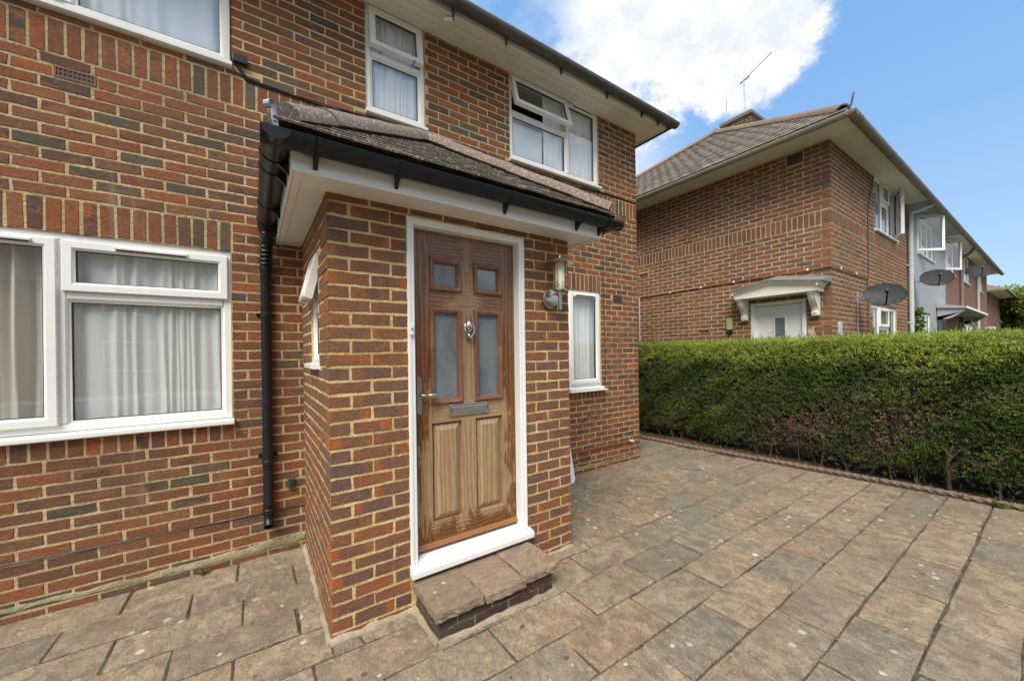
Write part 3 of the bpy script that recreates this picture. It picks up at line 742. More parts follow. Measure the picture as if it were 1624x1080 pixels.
# ================================================================== OUR HOUSE
YM = 3.485; MW = facing(0, (0, YM, 0)); C0 = .0729; Z0 = .918-13*C0
house = thing('brick_house', 'red brick two-storey house filling the left, with white windows and dark gutter', 'house', (1, YM, 0))
H = [(-2.55, -.128, 1.035, 2.303), (-2.55, -.113, 3.652, 4.70), (.855, 1.402, 3.655, 4.70), (2.39, 3.805, 3.655, 4.70), (3.225, 3.805, 1.04, 2.303)]
AIR = [(-.99, -.80, 3.252, 3.325), (4.04, 4.25, 2.165, 2.30), (3.372, 3.592, .118, .190), (2.15, 2.37, 2.70, 2.77)]
Bn = [(-3.2, 4.6, Z0+47*C0, Z0+50*C0), (-2.78, -.118, Z0+32*C0, Z0+35*C0), (-2.78, -.118, Z0+13*C0, 1.035), (3.22, 3.81, Z0+32*C0, Z0+35*C0), (3.22, 3.81, Z0+13*C0, 1.035)]
wl = wall_panel('wall', 'mortar_main', house, MW, -3.2, 4.573, -.1, 4.68, H)
pcs = lay_bricks(-3.2, 4.573, Z0, C0, 65, H+[(a, b, lo, hi) for a, b, lo, hi in AIR], Bn, anchor=4.573-BL)
pcs += soldiers(-3.2, 4.573, Z0+47*C0, Z0+50*C0) + soldiers(-2.78, -.118, Z0+32*C0, Z0+35*C0) + soldiers(-2.78, -.118, Z0+13*C0, 1.038) + soldiers(3.22, 3.81, Z0+32*C0, Z0+35*C0) + soldiers(3.22, 3.81, Z0+13*C0, 1.038)
pcs = [p for p in pcs if not (p['u0'] > .36 and p['u1'] < 2.04 and p['z1'] < 2.38)]   # inside the porch
for p in pcs:
    if p['u1'] > 4.565: p['d'] = .10; p['u1'] = 4.577
place_bricks(pcs, MW, wl, 'brick_main')
ws_ = facing(90, (4.573, 0, 0))
wr = wall_panel('side_wall', 'mortar_main', house, ws_, YM, 10.5, -.1, 4.68, [])
place_bricks([p for p in lay_bricks(YM+.11, 10.5, Z0, C0, 64, (), (), anchor=YM+.11)], ws_, wr, 'brick_main', cap=0)
def air_brick(parent, Mx, a, b, z0, z1, rows_=3, cols=8, louvre=False, mat='terracotta_vent'):
    mb = MB(); mb.ring(a, b, z0, z1, [(0, .02), (0, -.007), (.010, -.007), (.010, .02)]); n = 3 if louvre else rows_
    for i in range(1, n+(2 if louvre else 0)):
        z = z0+(z1-z0)*i/(n+(2 if louvre else 0)); mb.box(a+.008, b-.008, -.006, .02, z-.0028, z+.0028)
    if not louvre:
        for i in range(1, cols): x = a+(b-a)*i/cols; mb.box(x-.0022, x+.0022, -.0055, .02, z0+.008, z1-.008)
    mk('air_brick', mb, mat, parent, Mx)
    mk('air_brick_void', MB().box(a+.009, b-.009, -.0028, .002, z0+.009, z1-.009), 'rubber', parent, Mx)
air_brick(house, MW, -.985, -.805, 3.256, 3.322, 2, 9)
air_brick(house, MW, 4.045, 4.245, 2.172, 2.297, louvre=True); air_brick(house, MW, 3.377, 3.587, .122, .187, 2, 5)
# thick smear of mortar over the footing course
for (a, b) in ((-3.1, .33), (2.1, 4.57)):
    fm = MB(); n = int((b-a)/.03); P = []; rr = []
    for i in range(n+1):
        x = a+(b-a)*i/n; P.append((x, -.002, .070+.010*math.sin(x*3)+.004*math.sin(x*23)+rs.uniform(-.0015, .0015))); rr.append((.024+.008*math.sin(x*2.1+1)+.003*math.sin(x*31)+rs.uniform(-.0015, .0015))*(1. if a < 0 else .4))
    fm.tube(P, [max(.004, q) for q in rr], 7); fm.v = [(x, -.002+(y+.002)*.30, z) for x, y, z in fm.v]; mk('mortar_fillet', fm, 'mortar_green', house, MW, smooth=True)
# white trims, windows
w1 = window(house, MW, -2.55, -.128, 1.076, 2.303, [(-.947, -.178, 1.126, 1.892, 'fixed'), (-.964, -.146, 1.945, 2.258, 'top', 0), (-1.69, -.986, 1.118, 2.262, 'side', 0), (-2.50, -1.75, 1.126, 2.253, 'fixed')],
            mulls=[(-.975, 1.126, 2.253), (-1.72, 1.126, 2.253)], trans=[(1.920, -.947, -.178)], vents=[(-.73, -.37, 2.236, -.012), (-1.46, -1.08, 2.238, -.012)])
w1['label'] = 'wide white window by the ground at the left edge'
window(house, MW, -2.55, -.113, 3.70, 4.66, [(-.90, -.163, 3.75, 4.61, 'fixed'), (-1.71, -.958, 3.74, 4.62, 'side', 0), (-2.5, -1.74, 3.75, 4.61, 'fixed')], mulls=[(-.93, 3.75, 4.61), (-1.72, 3.75, 4.61)], mat='upvc_old')
window(house, MW, .857, 1.402, 3.70, 4.66, [(.907, 1.352, 3.75, 4.20, 'fixed'), (.885, 1.374, 4.265, 4.632, 'top', 7)], trans=[(4.228, .907, 1.352)], mat='upvc_old', vents=())
window(house, MW, 2.39, 3.805, 3.70, 4.66, [(2.44, 3.24, 3.75, 4.20, 'fixed'), (2.415, 3.255, 4.265, 4.632, 'top', 15), (3.30, 3.755, 3.75, 4.61, 'fixed')], mulls=[(3.27, 3.75, 4.61)], trans=[(4.228, 2.44, 3.242)], mat='upvc_old', vents=[(3.36, 3.70, 4.635, .012)])
window(house, MW, 3.225, 3.805, 1.08, 2.303, [(3.262, 3.768, 1.118, 2.265, 'side', 0)], vents=[(3.35, 3.69, 2.243, -.012)])
mk('sill_board', MB().box(3.2, 3.86, -.075, .0, 1.020, 1.033), 'upvc', house, MW, bevel=.003)
# rooms
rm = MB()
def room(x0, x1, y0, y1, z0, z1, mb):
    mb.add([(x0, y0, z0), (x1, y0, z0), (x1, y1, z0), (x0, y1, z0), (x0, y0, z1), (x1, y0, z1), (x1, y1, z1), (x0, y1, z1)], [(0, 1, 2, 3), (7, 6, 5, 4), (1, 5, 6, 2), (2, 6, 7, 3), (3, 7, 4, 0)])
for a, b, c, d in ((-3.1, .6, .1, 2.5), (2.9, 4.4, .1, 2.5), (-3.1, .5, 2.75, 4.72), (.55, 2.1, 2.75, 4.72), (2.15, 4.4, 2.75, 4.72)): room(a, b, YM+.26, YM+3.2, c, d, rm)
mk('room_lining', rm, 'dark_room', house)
# eaves
SZ = 4.64
for i, (a, b) in enumerate(((3.178, 3.262), (3.266, 3.350), (3.354, 3.438), (3.442, 3.484))):
    mk('soffit_board', MB().box(-3.2, 4.815, a, b, SZ+rs.uniform(0, .002), SZ+.014), 'soffit_board', house, bevel=.0015)
mk('soffit_board', MB().box(4.577, 4.815, 3.4855, 10.6, SZ, SZ+.014), 'soffit_board', house)
mk('fascia_board', MB().box(-3.2, 4.835, 3.155, 3.176, SZ-.012, SZ+.13), 'soffit_board', house, bevel=.003)
mk('fascia_board', MB().box(4.817, 4.838, 3.178, 10.6, SZ-.012, SZ+.13), 'soffit_board', house, bevel=.003)
GC = [1.55, 2.13, 2.86, 3.60, 4.27, 4.62]
gutter(house, (-3.2, 3.09, 4.703), (4.90, 3.09, 4.703), 'gutter_grey', .060, [(x+3.2)/8.10 for x in GC], lug=2)
gutter(house, (4.90, 3.04, 4.703), (4.90, 10.6, 4.703), 'gutter_grey', .060, [], lug=0)
mk('gutter_union', MB().arc((4.56, 3.09, 4.703), (4.63, 3.09, 4.703), .068, .012), 'gutter_grey', house, smooth=True); mk('gutter_union', MB().arc((4.80, 3.09, 4.703), (4.83, 3.09, 4.703), .067, .01), 'gutter_grey', house, smooth=True)
mk('gutter_corner', MB().arc((4.83, 3.09, 4.703), (4.962, 3.09, 4.703), .063, .05), 'gutter_grey', house, smooth=True)
def hip_roof(parent, x0, x1, y0, y1, z, pitch, mat, hipL=True, hipR=True, name='roof', step=.27):
    """stepped courses, one mesh; hips at the chosen ends"""
    half = (y1-y0)/2; t = math.tan(R(pitch)); n = int(half/step/math.cos(R(pitch))*1.0); mb = MB()
    for i in range(n):
        d0, d1 = half*i/n, half*(i+1)/n; za, zb = z+d0*t, z+d1*t; k = .02
        xa0, xb0 = x0+(d0 if hipL else 0), x1-(d0 if hipR else 0); xa1, xb1 = x0+(d1 if hipL else 0), x1-(d1 if hipR else 0)
        lo = [(xa0, y0+d0, za+k), (xb0, y0+d0, za+k), (xb0, y1-d0, za+k), (xa0, y1-d0, za+k)]; hi = [(xa1, y0+d1, zb), (xb1, y0+d1, zb), (xb1, y1-d1, zb), (xa1, y1-d1, zb)]; bt = [(p[0], p[1], za-.001) for p in lo]
        mb.add(bt+lo+hi, [(a, (a+1) % 4, 4+(a+1) % 4, 4+a) for a in range(4)]+[(4+a, 4+(a+1) % 4, 8+(a+1) % 4, 8+a) for a in range(4)])
    mb.add([(x0, y0, z), (x1, y0, z), (x1, y1, z), (x0, y1, z)], [(3, 2, 1, 0)])
    return mk(name, mb, mat, parent)
hip_roof(house, -3.2, 4.90, 3.08, 10.4, 4.745, 35, 'tile_neigh', False, True)
mk('rear_wall', MB().box(-3.2, 4.57, 10.25, 10.5, -.1, 4.7).box(-3.3, -3.2, 3.5, 10.5, -.1, 4.7), 'brick_far', house)

# ------------------------------------------------------------------ curtains
curtain('spotted white net curtain behind the big lower-left pane', MW, -.95, -.17, 1.10, 2.26, .075, 'net', .022, .12, seed=4)
curtain('bunched white net drape at the right side of the lower-left window', MW, -.52, -.16, 1.10, 2.26, .13, 'net_plain', .03, .10, seed=8)
curtain('narrow white net fold at the left of the big lower-left pane', MW, -.90, -.72, 1.10, 2.26, .13, 'net_plain', .02, .09, seed=12)
curtain('beige striped drape behind the left casement of the lower-left window', MW, -1.75, -1.0, 1.10, 2.26, .13, 'drape', .045, .16, seed=21)
curtain('pale net curtain in the upper-left window', MW, -2.5, -.15, 3.72, 4.64, .08, 'net_bright', .014, .15, seed=5)
curtain('white net curtain in the narrow upstairs window above the porch', MW, .88, 1.38, 3.72, 4.64, .08, 'net_bright', .014, .08, seed=6)
curtain('white net curtain in the right light of the upstairs corner window', MW, 3.28, 3.78, 3.72, 4.64, .08, 'net_bright', .012, .07, seed=7)
curtain('white net curtain drawn to the right of the open-topped upstairs window', MW, 2.93, 3.26, 3.72, 4.62, .08, 'net_bright', .014, .07, seed=9)
curtain('white net curtain in the tall narrow window beside the porch', MW, 3.27, 3.78, 1.10, 2.28, .085, 'net_plain', .020, .10, seed=10)
bl = mk('roller_blind', MB().box(2.46, 2.93, .10, .106, 3.76, 4.18), 'net_plain', None, MW); tag(bl, 'plain white blind behind the lower left pane of the upstairs corner window', 'blind')

# ================================================================== PORCH
YP = 2.232; PX0, PX1 = .338, 2.065; MP = facing(0, (0, YP, 0)); CP = .0751; PZ0 = .037-CP
porch = thing('porch', 'brick entrance porch with brown front door, white fascia and small tiled roof', 'porch', (1.2, 2.6, 0))
DH = [(.768, 1.636, .19, 2.362)]
pw = wall_panel('front_wall', 'mortar_porch', porch, MP, PX0+.002, PX1-.002, -.1, 2.46, DH, .22)
n = 33
low = [p for p in lay_bricks(PX0, .766, PZ0, CP, n, anchor=PX0) if p['z1'] < 2.36] + [p for p in lay_bricks(1.638, PX1, PZ0, CP, n, anchor=PX1-BL) if p['z1'] < 2.36]
top = [p for p in lay_bricks(PX0, PX1, PZ0, CP, n, anchor=PX0) if p['z0'] > 2.35]
for p in low+top:
    if p['u0'] < PX0+.01: p['d'] = .215 if p['q'] else .1025; p['u0'] -= .006
    if p['u1'] > PX1-.01: p['d'] = .215 if p['q'] else .1025; p['u1'] += .006
    p['k'] = 3
place_bricks(low+top, MP, pw, 'brick_porch', jit=.0028)
MS = facing(-90, (PX0, 0, 0)); SH = [(-2.94, -2.60, 1.44, 2.17)]
pl = wall_panel('side_wall', 'mortar_porch', porch, MS, -(YM-.004), -(YP+.002), -.1, 2.46, SH, .22)
sp_ = [p for p in lay_bricks(-(YM-.003), -YP, PZ0, CP, n, SH, (), anchor=-(YP+.1025+.010+BL)) if p['u1'] < -YP-.02]
place_bricks(sp_, MS, pl, 'brick_porch', cap=300, jit=.0028)
MR = facing(90, (PX1, 0, 0)); pr = wall_panel('side_wall', 'mortar_porch', porch, MR, YP+.002, YM-.004, -.1, 2.46, [], .22)
place_bricks([p for p in lay_bricks(YP, YM-.003, PZ0, CP, n, (), (), anchor=YP+.1125) if p['u0'] > YP+.02], MR, pr, 'brick_porch', cap=0)
mk('room_lining', MB().box(.57, 1.84, 2.50, 3.44, 0.0, 2.45), 'dark_room', porch) if False else None
# side window of the porch, with its top light pushed open
window(porch, MS, -2.94, -2.60, 1.485, 2.17, [(-2.905, -2.635, 1.52, 1.83, 'fixed'), (-2.925, -2.615, 1.875, 2.155, 'top', 14)], trans=[(1.855, -2.905, -2.635)], fw=.035, y=.01, glass='glass_dark')
# soffit and fascia
FX0, FX1, FY = .158, 2.245, 2.03
sf = MB()
sf.box(FX0+.012, FX1-.012, FY+.012, 2.2275, 2.400, 2.410); mk('soffit', sf, 'soffit_white', porch)
mk('soffit', MB().box(FX0+.012, .3335, 2.2285, YM-.006, 2.400, 2.410), 'soffit_white', porch); mk('soffit', MB().box(2.0695, FX1-.012, 2.2285, YM-.006, 2.400, 2.410), 'soffit_white', porch)
for xa_ in (FX0+.014, FX1-.05): mk('soffit_trim', MB().box(xa_, xa_+.036, FY+.014, YM-.008, 2.394, 2.3995), 'soffit_white', porch, bevel=.002)
mk('fascia_board', MB().box(FX0, FX1, FY, FY+.011, 2.392, 2.53), 'fascia_white', porch, bevel=.003)
mk('fascia_board', MB().box(FX0, FX0+.011, FY+.012, YM-.006, 2.392, 2.53), 'fascia_white', porch, bevel=.003); mk('fascia_board', MB().box(FX1-.011, FX1, FY+.012, YM-.006, 2.392, 2.53), 'fascia_white', porch, bevel=.003)
mk('fascia_joint', MB().box(.262, .266, FY-.0015, FY, 2.393, 2.529).box(FX1-.004, FX1+.002, FY-.002, FY+.004, 2.391, 2.46), 'soffit_white', porch)
# gutters
GZ = 2.515
gutter(porch, (.036, FY-.063, GZ), (2.366, FY-.063, GZ), 'black_plastic', .058, [.095, .262, .56, .83, .93], lug=2)
gutter(porch, (FX0-.063, FY-.121, GZ), (FX0-.063, YM-.02, GZ), 'black_plastic', .058, [.16, .26, .62, .86], lug=1)
gutter(porch, (FX1+.063, FY-.121, GZ), (FX1+.063, YM-.02, GZ), 'black_plastic', .058, [.12, .5, .9], lug=2)
for x_ in (.205, 2.19): mk('gutter_union', MB().arc((x_, FY-.063, GZ), (x_+.05, FY-.063, GZ), .063, .008), 'black_plastic', porch, smooth=True)
def half_disc(c, axis):
    mb = MB(); P = [(c[0 if axis == 'y' else 1]+.058*math.cos(t), c[2]+.058*math.sin(t)) for t in np.linspace(math.pi, 2*math.pi, 14)]; k = c[1 if axis == 'y' else 0]; return mb.prism(P, k, k+.004, axis)
mk('gutter_stop', half_disc((2.366, FY-.063, GZ), 'x'), 'black_plastic', porch); mk('gutter_stop', half_disc((FX0-.063, YM-.022, GZ), 'y'), 'black_plastic', porch); mk('gutter_stop', half_disc((FX1+.063, YM-.022, GZ), 'y'), 'black_plastic', porch)
mk('gutter_corner', half_disc((.036, FY-.063, GZ), 'x'), 'black_plastic', porch); mk('gutter_corner', half_disc((FX0-.063, FY-.121, GZ), 'y'), 'black_plastic', porch)
dp = MB(); dx, dy = .087, YM-.044
dp.tube([(.095, 3.35, 2.49), (.095, 3.35, 2.41), (.092, 3.365, 2.37), (.088, 3.42, 2.30), (dx, dy, 2.25), (dx, dy, 1.4), (dx, dy, .31), (dx, dy-.012, .275), (dx, dy-.045, .245)], .034, 16, cap=False)
dp.tube([(dx, dy-.036, .252), (dx, dy-.012, .278), (dx, dy, .32)], .028, 14, cap=True)
dpo = mk('downpipe', dp, 'black_plastic', porch, smooth=True)
cl = MB()
for z in (2.20, 1.84, .72, .35): cl.lathe([(.035, -.022), (.0395, -.020), (.0395, .012), (.036, .016)], (dx, dy, z), 'z', 18)
cl.lathe([(.035, -.01), (.0395, -.008), (.0395, .008), (.035, .01)], (dx, dy, .40), 'z', 18)
for z in (1.84, .77):
    cl.box(dx-.062, dx+.062, YM-.010, YM-.0045, z-.012, z+.012)
    for s_ in (-1, 1): cl.tube([(dx+s_*.03, YM-.012, z+.002), (dx+s_*.046, YM-.030, z), (dx+s_*.058, YM-.012, z)], .005, 6)
mk('pipe_clip', cl, 'black_plastic', dpo, smooth=True)
wr = MB()   # tape and cord wound round the swan neck
for i in range(9):
    t = i/8; z = 2.46-.24*t; cx = .095-.008*t; cy = 3.35+.085*t; a = rs.uniform(-.4, .4)
    wr.tube([(cx+.042*math.cos(q), cy+.042*math.sin(q), z+.018*math.sin(q+a)+.004*q) for q in np.linspace(0, 6.3, 14)], .0065, 6)
for i in range(5): q = rs.uniform(2.5, 4.2); wr.tube([(.095+.045*math.cos(q), 3.36+.045*math.sin(q), 2.44-.03*i), (.095+.085*math.cos(q), 3.36+.05*math.sin(q), 2.47-.03*i)], .002, 5)
mk('pipe_wrapping', wr, 'cable', dpo, smooth=True)

# door -------------------------------------------------------------
df = mk('door_frame', MB().ring(.768, 1.636, .20, 2.356, [(0, .10), (0, -.010), (.004, -.014), (.018, -.014), (.022, -.009), (.040, -.009), (.046, -.002), (.046, .10)]), 'upvc', porch, MP, smooth=True)
mk('threshold', MB().prism([(.10, .195), (-.052, .195), (-.058, .200), (-.058, .232), (-.050, .240), (.0, .252), (.0, .268), (.10, .272)], .762, 1.660, 'x'), 'upvc', porch, MP, bevel=.002)
X = [.8145, .942, 1.156, 1.261, 1.475, 1.5895]; Zs = [.282, .441, 1.080, 1.205, 1.815, 1.938, 2.138, 2.309]
dm = MB(); ya, yb = .065, .110
dm.box(X[0], X[1], ya, yb, Zs[0], Zs[7], a=0.); dm.box(X[4], X[5], ya, yb, Zs[0], Zs[7], a=0.)
for k in (0, 2, 4, 6): dm.box(X[1], X[4], ya, yb, Zs[k], Zs[k+1], a=1.)
for k in (1, 3, 5): dm.box(X[2], X[3], ya, yb, Zs[k], Zs[k+1], a=0.)
door = mk('door', dm, 'door_oak', porch, MP, attr='grain'); door['label'] = 'brown woodgrain front door, bleached in the middle'
for (a, b) in ((X[1], X[2]), (X[3], X[4])):
    for (c, d) in ((Zs[3], Zs[4]), (Zs[5], Zs[6])):
        mk('glazing_moulding', MB().ring(a-.006, b+.006, c-.006, d+.006, [(0, .075), (0, .056), (.005, .048), (.013, .047), (.018, .052), (.026, .054), (.036, .070), (.036, .09)]), 'moulding_oak', door, MP, smooth=True)
        mk('pane', MB().box(a+.025, b-.025, .078, .084, c+.025, d-.025), 'frosted_glass', door, MP)
    c, d = Zs[1], Zs[2]
    rp = MB(); loops = [(0, .0655), (.003, .088), (.014, .092), (.017, .080), (.050, .0615)]; vs = []; fs = []
    for i, y in loops: vs += [(a+i, y, c+i), (b-i, y, c+i), (b-i, y, d-i), (a+i, y, d-i)]
    for k in range(len(loops)-1):
        for j in range(4): fs.append((k*4+j, k*4+(j+1) % 4, (k+1)*4+(j+1) % 4, (k+1)*4+j))
    fs.append(tuple(range((len(loops)-1)*4, len(loops)*4))); rp.add(vs, fs, 0.); mk('raised_panel', rp, 'door_oak', door, MP, attr='grain')
mk('weather_bar', MB().prism([(.066, .290), (.050, .292), (.046, .300), (.066, .326)], .816, 1.588, 'x'), 'weather_bar', door, MP)
lb = MB().ring(1.062, 1.362, 1.112, 1.192, [(0, .066), (0, .058), (.004, .053), (.012, .053), (.014, .059), (.014, .066)]); lb.box(1.078, 1.346, .054, .064, 1.128, 1.177)
lb.tube([(1.080, .052, 1.172), (1.344, .052, 1.172)], .006, 8); lb.tube([(1.082, .054, 1.132), (1.342, .054, 1.132)], .003, 6)
mk('letterbox', lb, 'chrome', door, MP, smooth=True, bevel=.0015)
hb = MB()
def stadium(cx, z0, z1, r, n=8): return [(cx+r*math.cos(t), z1-r+r*math.sin(t)) for t in np.linspace(0, math.pi, n)]+[(cx+r*math.cos(t), z0+r+r*math.sin(t)) for t in np.linspace(math.pi, 2*math.pi, n)]
hb.prism(stadium(.8575, 1.145, 1.386, .0165), .055, .064); hb.lathe([(.0085, -.006), (.0085, 0)], (.8575, .055, 1.205), 'y', 12); hb.lathe([(.005, -.003), (.005, 0)], (.8575, .055, 1.37), 'y', 8)
hb.tube([(.8575, .058, 1.270), (.8575, .020, 1.270), (.862, .010, 1.269), (.885, .006, 1.266), (.905, .006, 1.265)], .0085, 10)
hb.tube([(.900, .006, 1.265), (.915, .006, 1.265), (.935, .006, 1.265), (.955, .008, 1.264), (.966, .010, 1.264)], [.010, .017, .019, .015, .005], 12)
mk('door_handle', hb, 'steel', door, MP, smooth=True)
kn = MB(); kx = 1.2085
kn.lathe([(.003, .200), (.008, .192), (.006, .182), (.012, .172), (.009, .162), (.020, .146), (.026, .120), (.020, .094), (.012, .082), (.006, .070), (.011, .058), (.003, .040)], (kx, .052, 1.585), 'z', 14)
kn.tube([(kx-.030, .050, 1.722), (kx-.035, .042, 1.700), (kx-.032, .036, 1.668), (kx-.014, .032, 1.640), (kx, .032, 1.632), (kx+.014, .032, 1.640), (kx+.032, .036, 1.668), (kx+.035, .042, 1.700), (kx+.030, .050, 1.722)], [.005, .005, .006, .008, .010, .008, .006, .005, .005], 8)
kn.lathe([(.009, -.012), (.009, 0)], (kx, .064, 1.615), 'y', 10)
mk('door_knocker', kn, 'chrome', door, MP, smooth=True)
db = mk('doorbell', MB().box(.774, .796, -.034, -.0145, 1.640, 1.708), 'white_paint', None, MP, bevel=.003); tag(db, 'small white doorbell push on the left door jamb', 'doorbell')
mk('bell_button', MB().lathe([(.0065, -.003), (.0065, 0)], (.785, -.034, 1.674), 'y', 12), 'steel', db, MP, smooth=True)
mk('wall_inside', MB().box(.57, 1.85, 2.60, 2.61, 0, 2.4), 'dark_room', porch)

# roof ---------------------------------------------------------------
AX, AY, EZ, AZ = 1.195, 3.03, 2.545, 3.285
EX0, EX1, EY = .085, 2.305, 1.93
rd = MB().add([(EX0, EY, EZ), (EX1, EY, EZ), (AX, AY, AZ), (EX0, YM-.004, EZ), (EX1, YM-.004, EZ), (AX, YM-.004, AZ)], [(0, 1, 2), (0, 2, 5, 3), (1, 4, 5, 2), (3, 5, 4), (0, 3, 4, 1)])
roof = mk('roof', rd, 'joint_dirt', porch)
def basis(xh, zh, org):
    xh, zh = Vector(xh).normalized(), Vector(zh).normalized(); yh = zh.cross(xh)
    return Matrix(((xh.x, yh.x, zh.x, org[0]), (xh.y, yh.y, zh.y, org[1]), (xh.z, yh.z, zh.z, org[2]), (0, 0, 0, 1)))
def tile_roof(parent, Bm, length, ext, w, gauge, tl, th, mat, tilt, name='roof_tile', cap=300, meshfn=None, slack=.35):
    n = int(length/gauge)+1; items = []
    for k in range(n):
        s = k*gauge; lo, hi = ext(s+gauge*.5); off = (k % 2)*w/2; i = math.floor((lo-off)/w)-1
        while off+i*w < hi:
            c = off+i*w+w/2
            l2, h2 = ext(min(s+tl*.8, length)) if slack < .3 else (lo, hi)
            if l2-w*slack < c < h2+w*slack and s < length-(.06 if slack < .3 else -.02): items.append((c, s))
            i += 1
    mb = MB()
    for q, (c, s) in enumerate(items):
        T = Bm @ Matrix.Translation((c, -.012+random.uniform(-.0025, .0025), s+tl/2-.02)) @ Matrix.Rotation(tilt+random.uniform(-.012, .012), 4, 'X') @ Matrix.Rotation(random.uniform(-.012, .012), 4, 'Y')
        me = meshfn()
        if q < cap: o = bpy.data.objects.new(name, me); link(o, parent, T)
        else: mb.add([T @ v.co for v in me.vertices], [tuple(p.vertices) for p in me.polygons])
    if mb.v: mk('roof_tiling', mb, mat, parent, stuff=True)
def ptile(): return piece_mesh('roof_tile', .162, .17, .012, .0, 'tile_porch', 8, .003, .002)
run = AY-EY; rise = AZ-EZ; sl = math.hypot(run, rise); upF = (0, run, rise); runs = AX-EX0; sls = math.hypot(runs, rise)
Wd = EX1-EX0; D = YM-EY
tile_roof(roof, basis((1, 0, 0), upF, (EX0, EY-.015, EZ-.004)), sl, lambda s: (runs*s/sl, Wd-runs*s/sl), .165, .1, .17, .012, 'tile_porch', -.085, meshfn=ptile, slack=.31)
tile_roof(roof, basis((0, -1, 0), (runs, 0, rise), (EX0-.012, YM, EZ-.004)), sls, lambda s: (0.04, D-run*s/sls), .165, .1, .17, .012, 'tile_porch', -.085, meshfn=ptile, slack=.1)
tile_roof(roof, basis((0, 1, 0), (-runs, 0, rise), (EX1+.012, YM-D, EZ-.004)), sls, lambda s: (run*s/sls, D-.04), .165, .1, .17, .012, 'tile_porch', -.085, meshfn=ptile, slack=.1)
def hip_line(parent, a, b, r, mat, L=.26, name='hip_tile', over=.03):
    a, b = Vector(a), Vector(b); d = b-a; n = max(1, round(d.length/L))
    for i in range(n):
        p, q = a+d*(i/n), a+d*((i+1)/n)+d.normalized()*over*(i < n-1)*(1 if L < .3 else .3)
        mk(name, MB().arc(p+Vector((0, 0, (.006 if L < .3 else .0)*(i % 2))), q, r*random.uniform(.97, 1.03), (.075 if L < .3 else .02), 5, 175, 10), mat, parent, smooth=True)
hip_line(roof, (EX0+.05, EY+.05, EZ+.02), (AX, AY, AZ+.0), .095, 'tile_hip')
hip_line(roof, (EX1-.05, EY+.05, EZ+.02), (AX, AY, AZ+.0), .095, 'tile_hip')
hip_line(roof, (AX, AY-.04, AZ+.006), (AX, YM-.006, AZ+.006), .085, 'tile_hip', name='ridge_tile')
cr_ = Vector((EX0+.06, EY+.06, EZ+.035)); dd_ = Vector((AX-EX0-.06, AY-EY-.06, 0)).normalized()
mk('hip_mortar', MB().tube([cr_-dd_*.004+Vector((0, 0, .0)), cr_+dd_*.03+Vector((0, 0, .02))], .074, 12), 'mortar_green', roof, smooth=True)
cr2 = Vector((EX1-.06, EY+.06, EZ+.035)); mk('hip_mortar', MB().tube([cr2, cr2+Vector((-.02, .02, .02))], .074, 12), 'mortar_green', roof, smooth=True)
hi = MB(); pts = [(EX0+.03, EY+.03, 2.50), (EX0+.012, EY+.012, 2.52), (EX0+.002, EY+.002, 2.57), (EX0, EY, 2.600)]
pts += [(EX0-.014+.014*math.cos(t), EY-.014+.014*math.cos(t), 2.602+.018*math.sin(t)) for t in np.linspace(0, 4.6, 10)]
wv = Vector((1, -1, 0)).normalized()*.014
for p, q in zip(pts, pts[1:]):
    p, q = Vector(p), Vector(q); hi.add([p-wv, p+wv, q+wv, q-wv, p-wv+dd_*.003, p+wv+dd_*.003, q+wv+dd_*.003, q-wv+dd_*.003], [(0, 1, 2, 3), (7, 6, 5, 4), (0, 4, 5, 1), (2, 6, 7, 3), (1, 5, 6, 2), (0, 3, 7, 4)])
mk('hip_iron', hi, 'zinc', roof)
mk('lead_flashing', MB().prism([(EX0+.0, EZ+.05), (AX-.02, AZ+.10), (AX+.02, AZ+.10), (EX1-.0, EZ+.05), (EX1-.0, EZ+.10), (AX+.02, AZ+.15), (AX-.02, AZ+.15), (EX0+.0, EZ+.10)], YM-.010, YM-.0055, 'y'), 'lead', roof)

# ================================================================== DOORSTEP
step = thing('doorstep', 'low brick doorstep topped with three riven stone slabs below the front door', 'step', (1.19, 2.06, 0))
core = mk('core', MB().box(.800, 1.580, 1.897, 2.226, -.05, .122), 'mortar_joint', step)
SM_ = dict(main=[], left=[])
for k in range(2):
    z = -.012+k*.068; off = .11*(k % 2)
    x = .797-off
    while x < 1.583:
        a, b = max(x, .797), min(x+BL, 1.583)
        if b-a > .04:
            o = bpy.data.objects.new('brick', piece_mesh('brick', b-a, .060, .03, .004, 'brick_step', 3)) if False else None
            SM_['main'].append(dict(u0=a, u1=b, z0=z, z1=z+.060, d=.03, q=0, k=1))
        x += BL+J
    for u in ((-2.22, -2.03), (-2.02, -1.895)) if k else ((-2.22, -2.12), (-2.11, -1.895)):
        SM_['left'].append(dict(u0=u[0], u1=u[1], z0=z, z1=z+.060, d=.03, q=0))
STEPC = [(0, (.075, .045, .034)), (.4, (.10, .055, .038)), (.7, (.06, .045, .038)), (1, (.13, .06, .04))]
brick_mat('brick_step', STEPC, False); brick_mat('brick_step_s', STEPC, True)
place_bricks(SM_['main'], facing(0, (0, 1.893, 0)), core, 'brick_step'); place_bricks([p for p in SM_['left'] if p['u1'] < -1.93 or True], facing(-90, (.797, 0, 0)), core, 'brick_step')
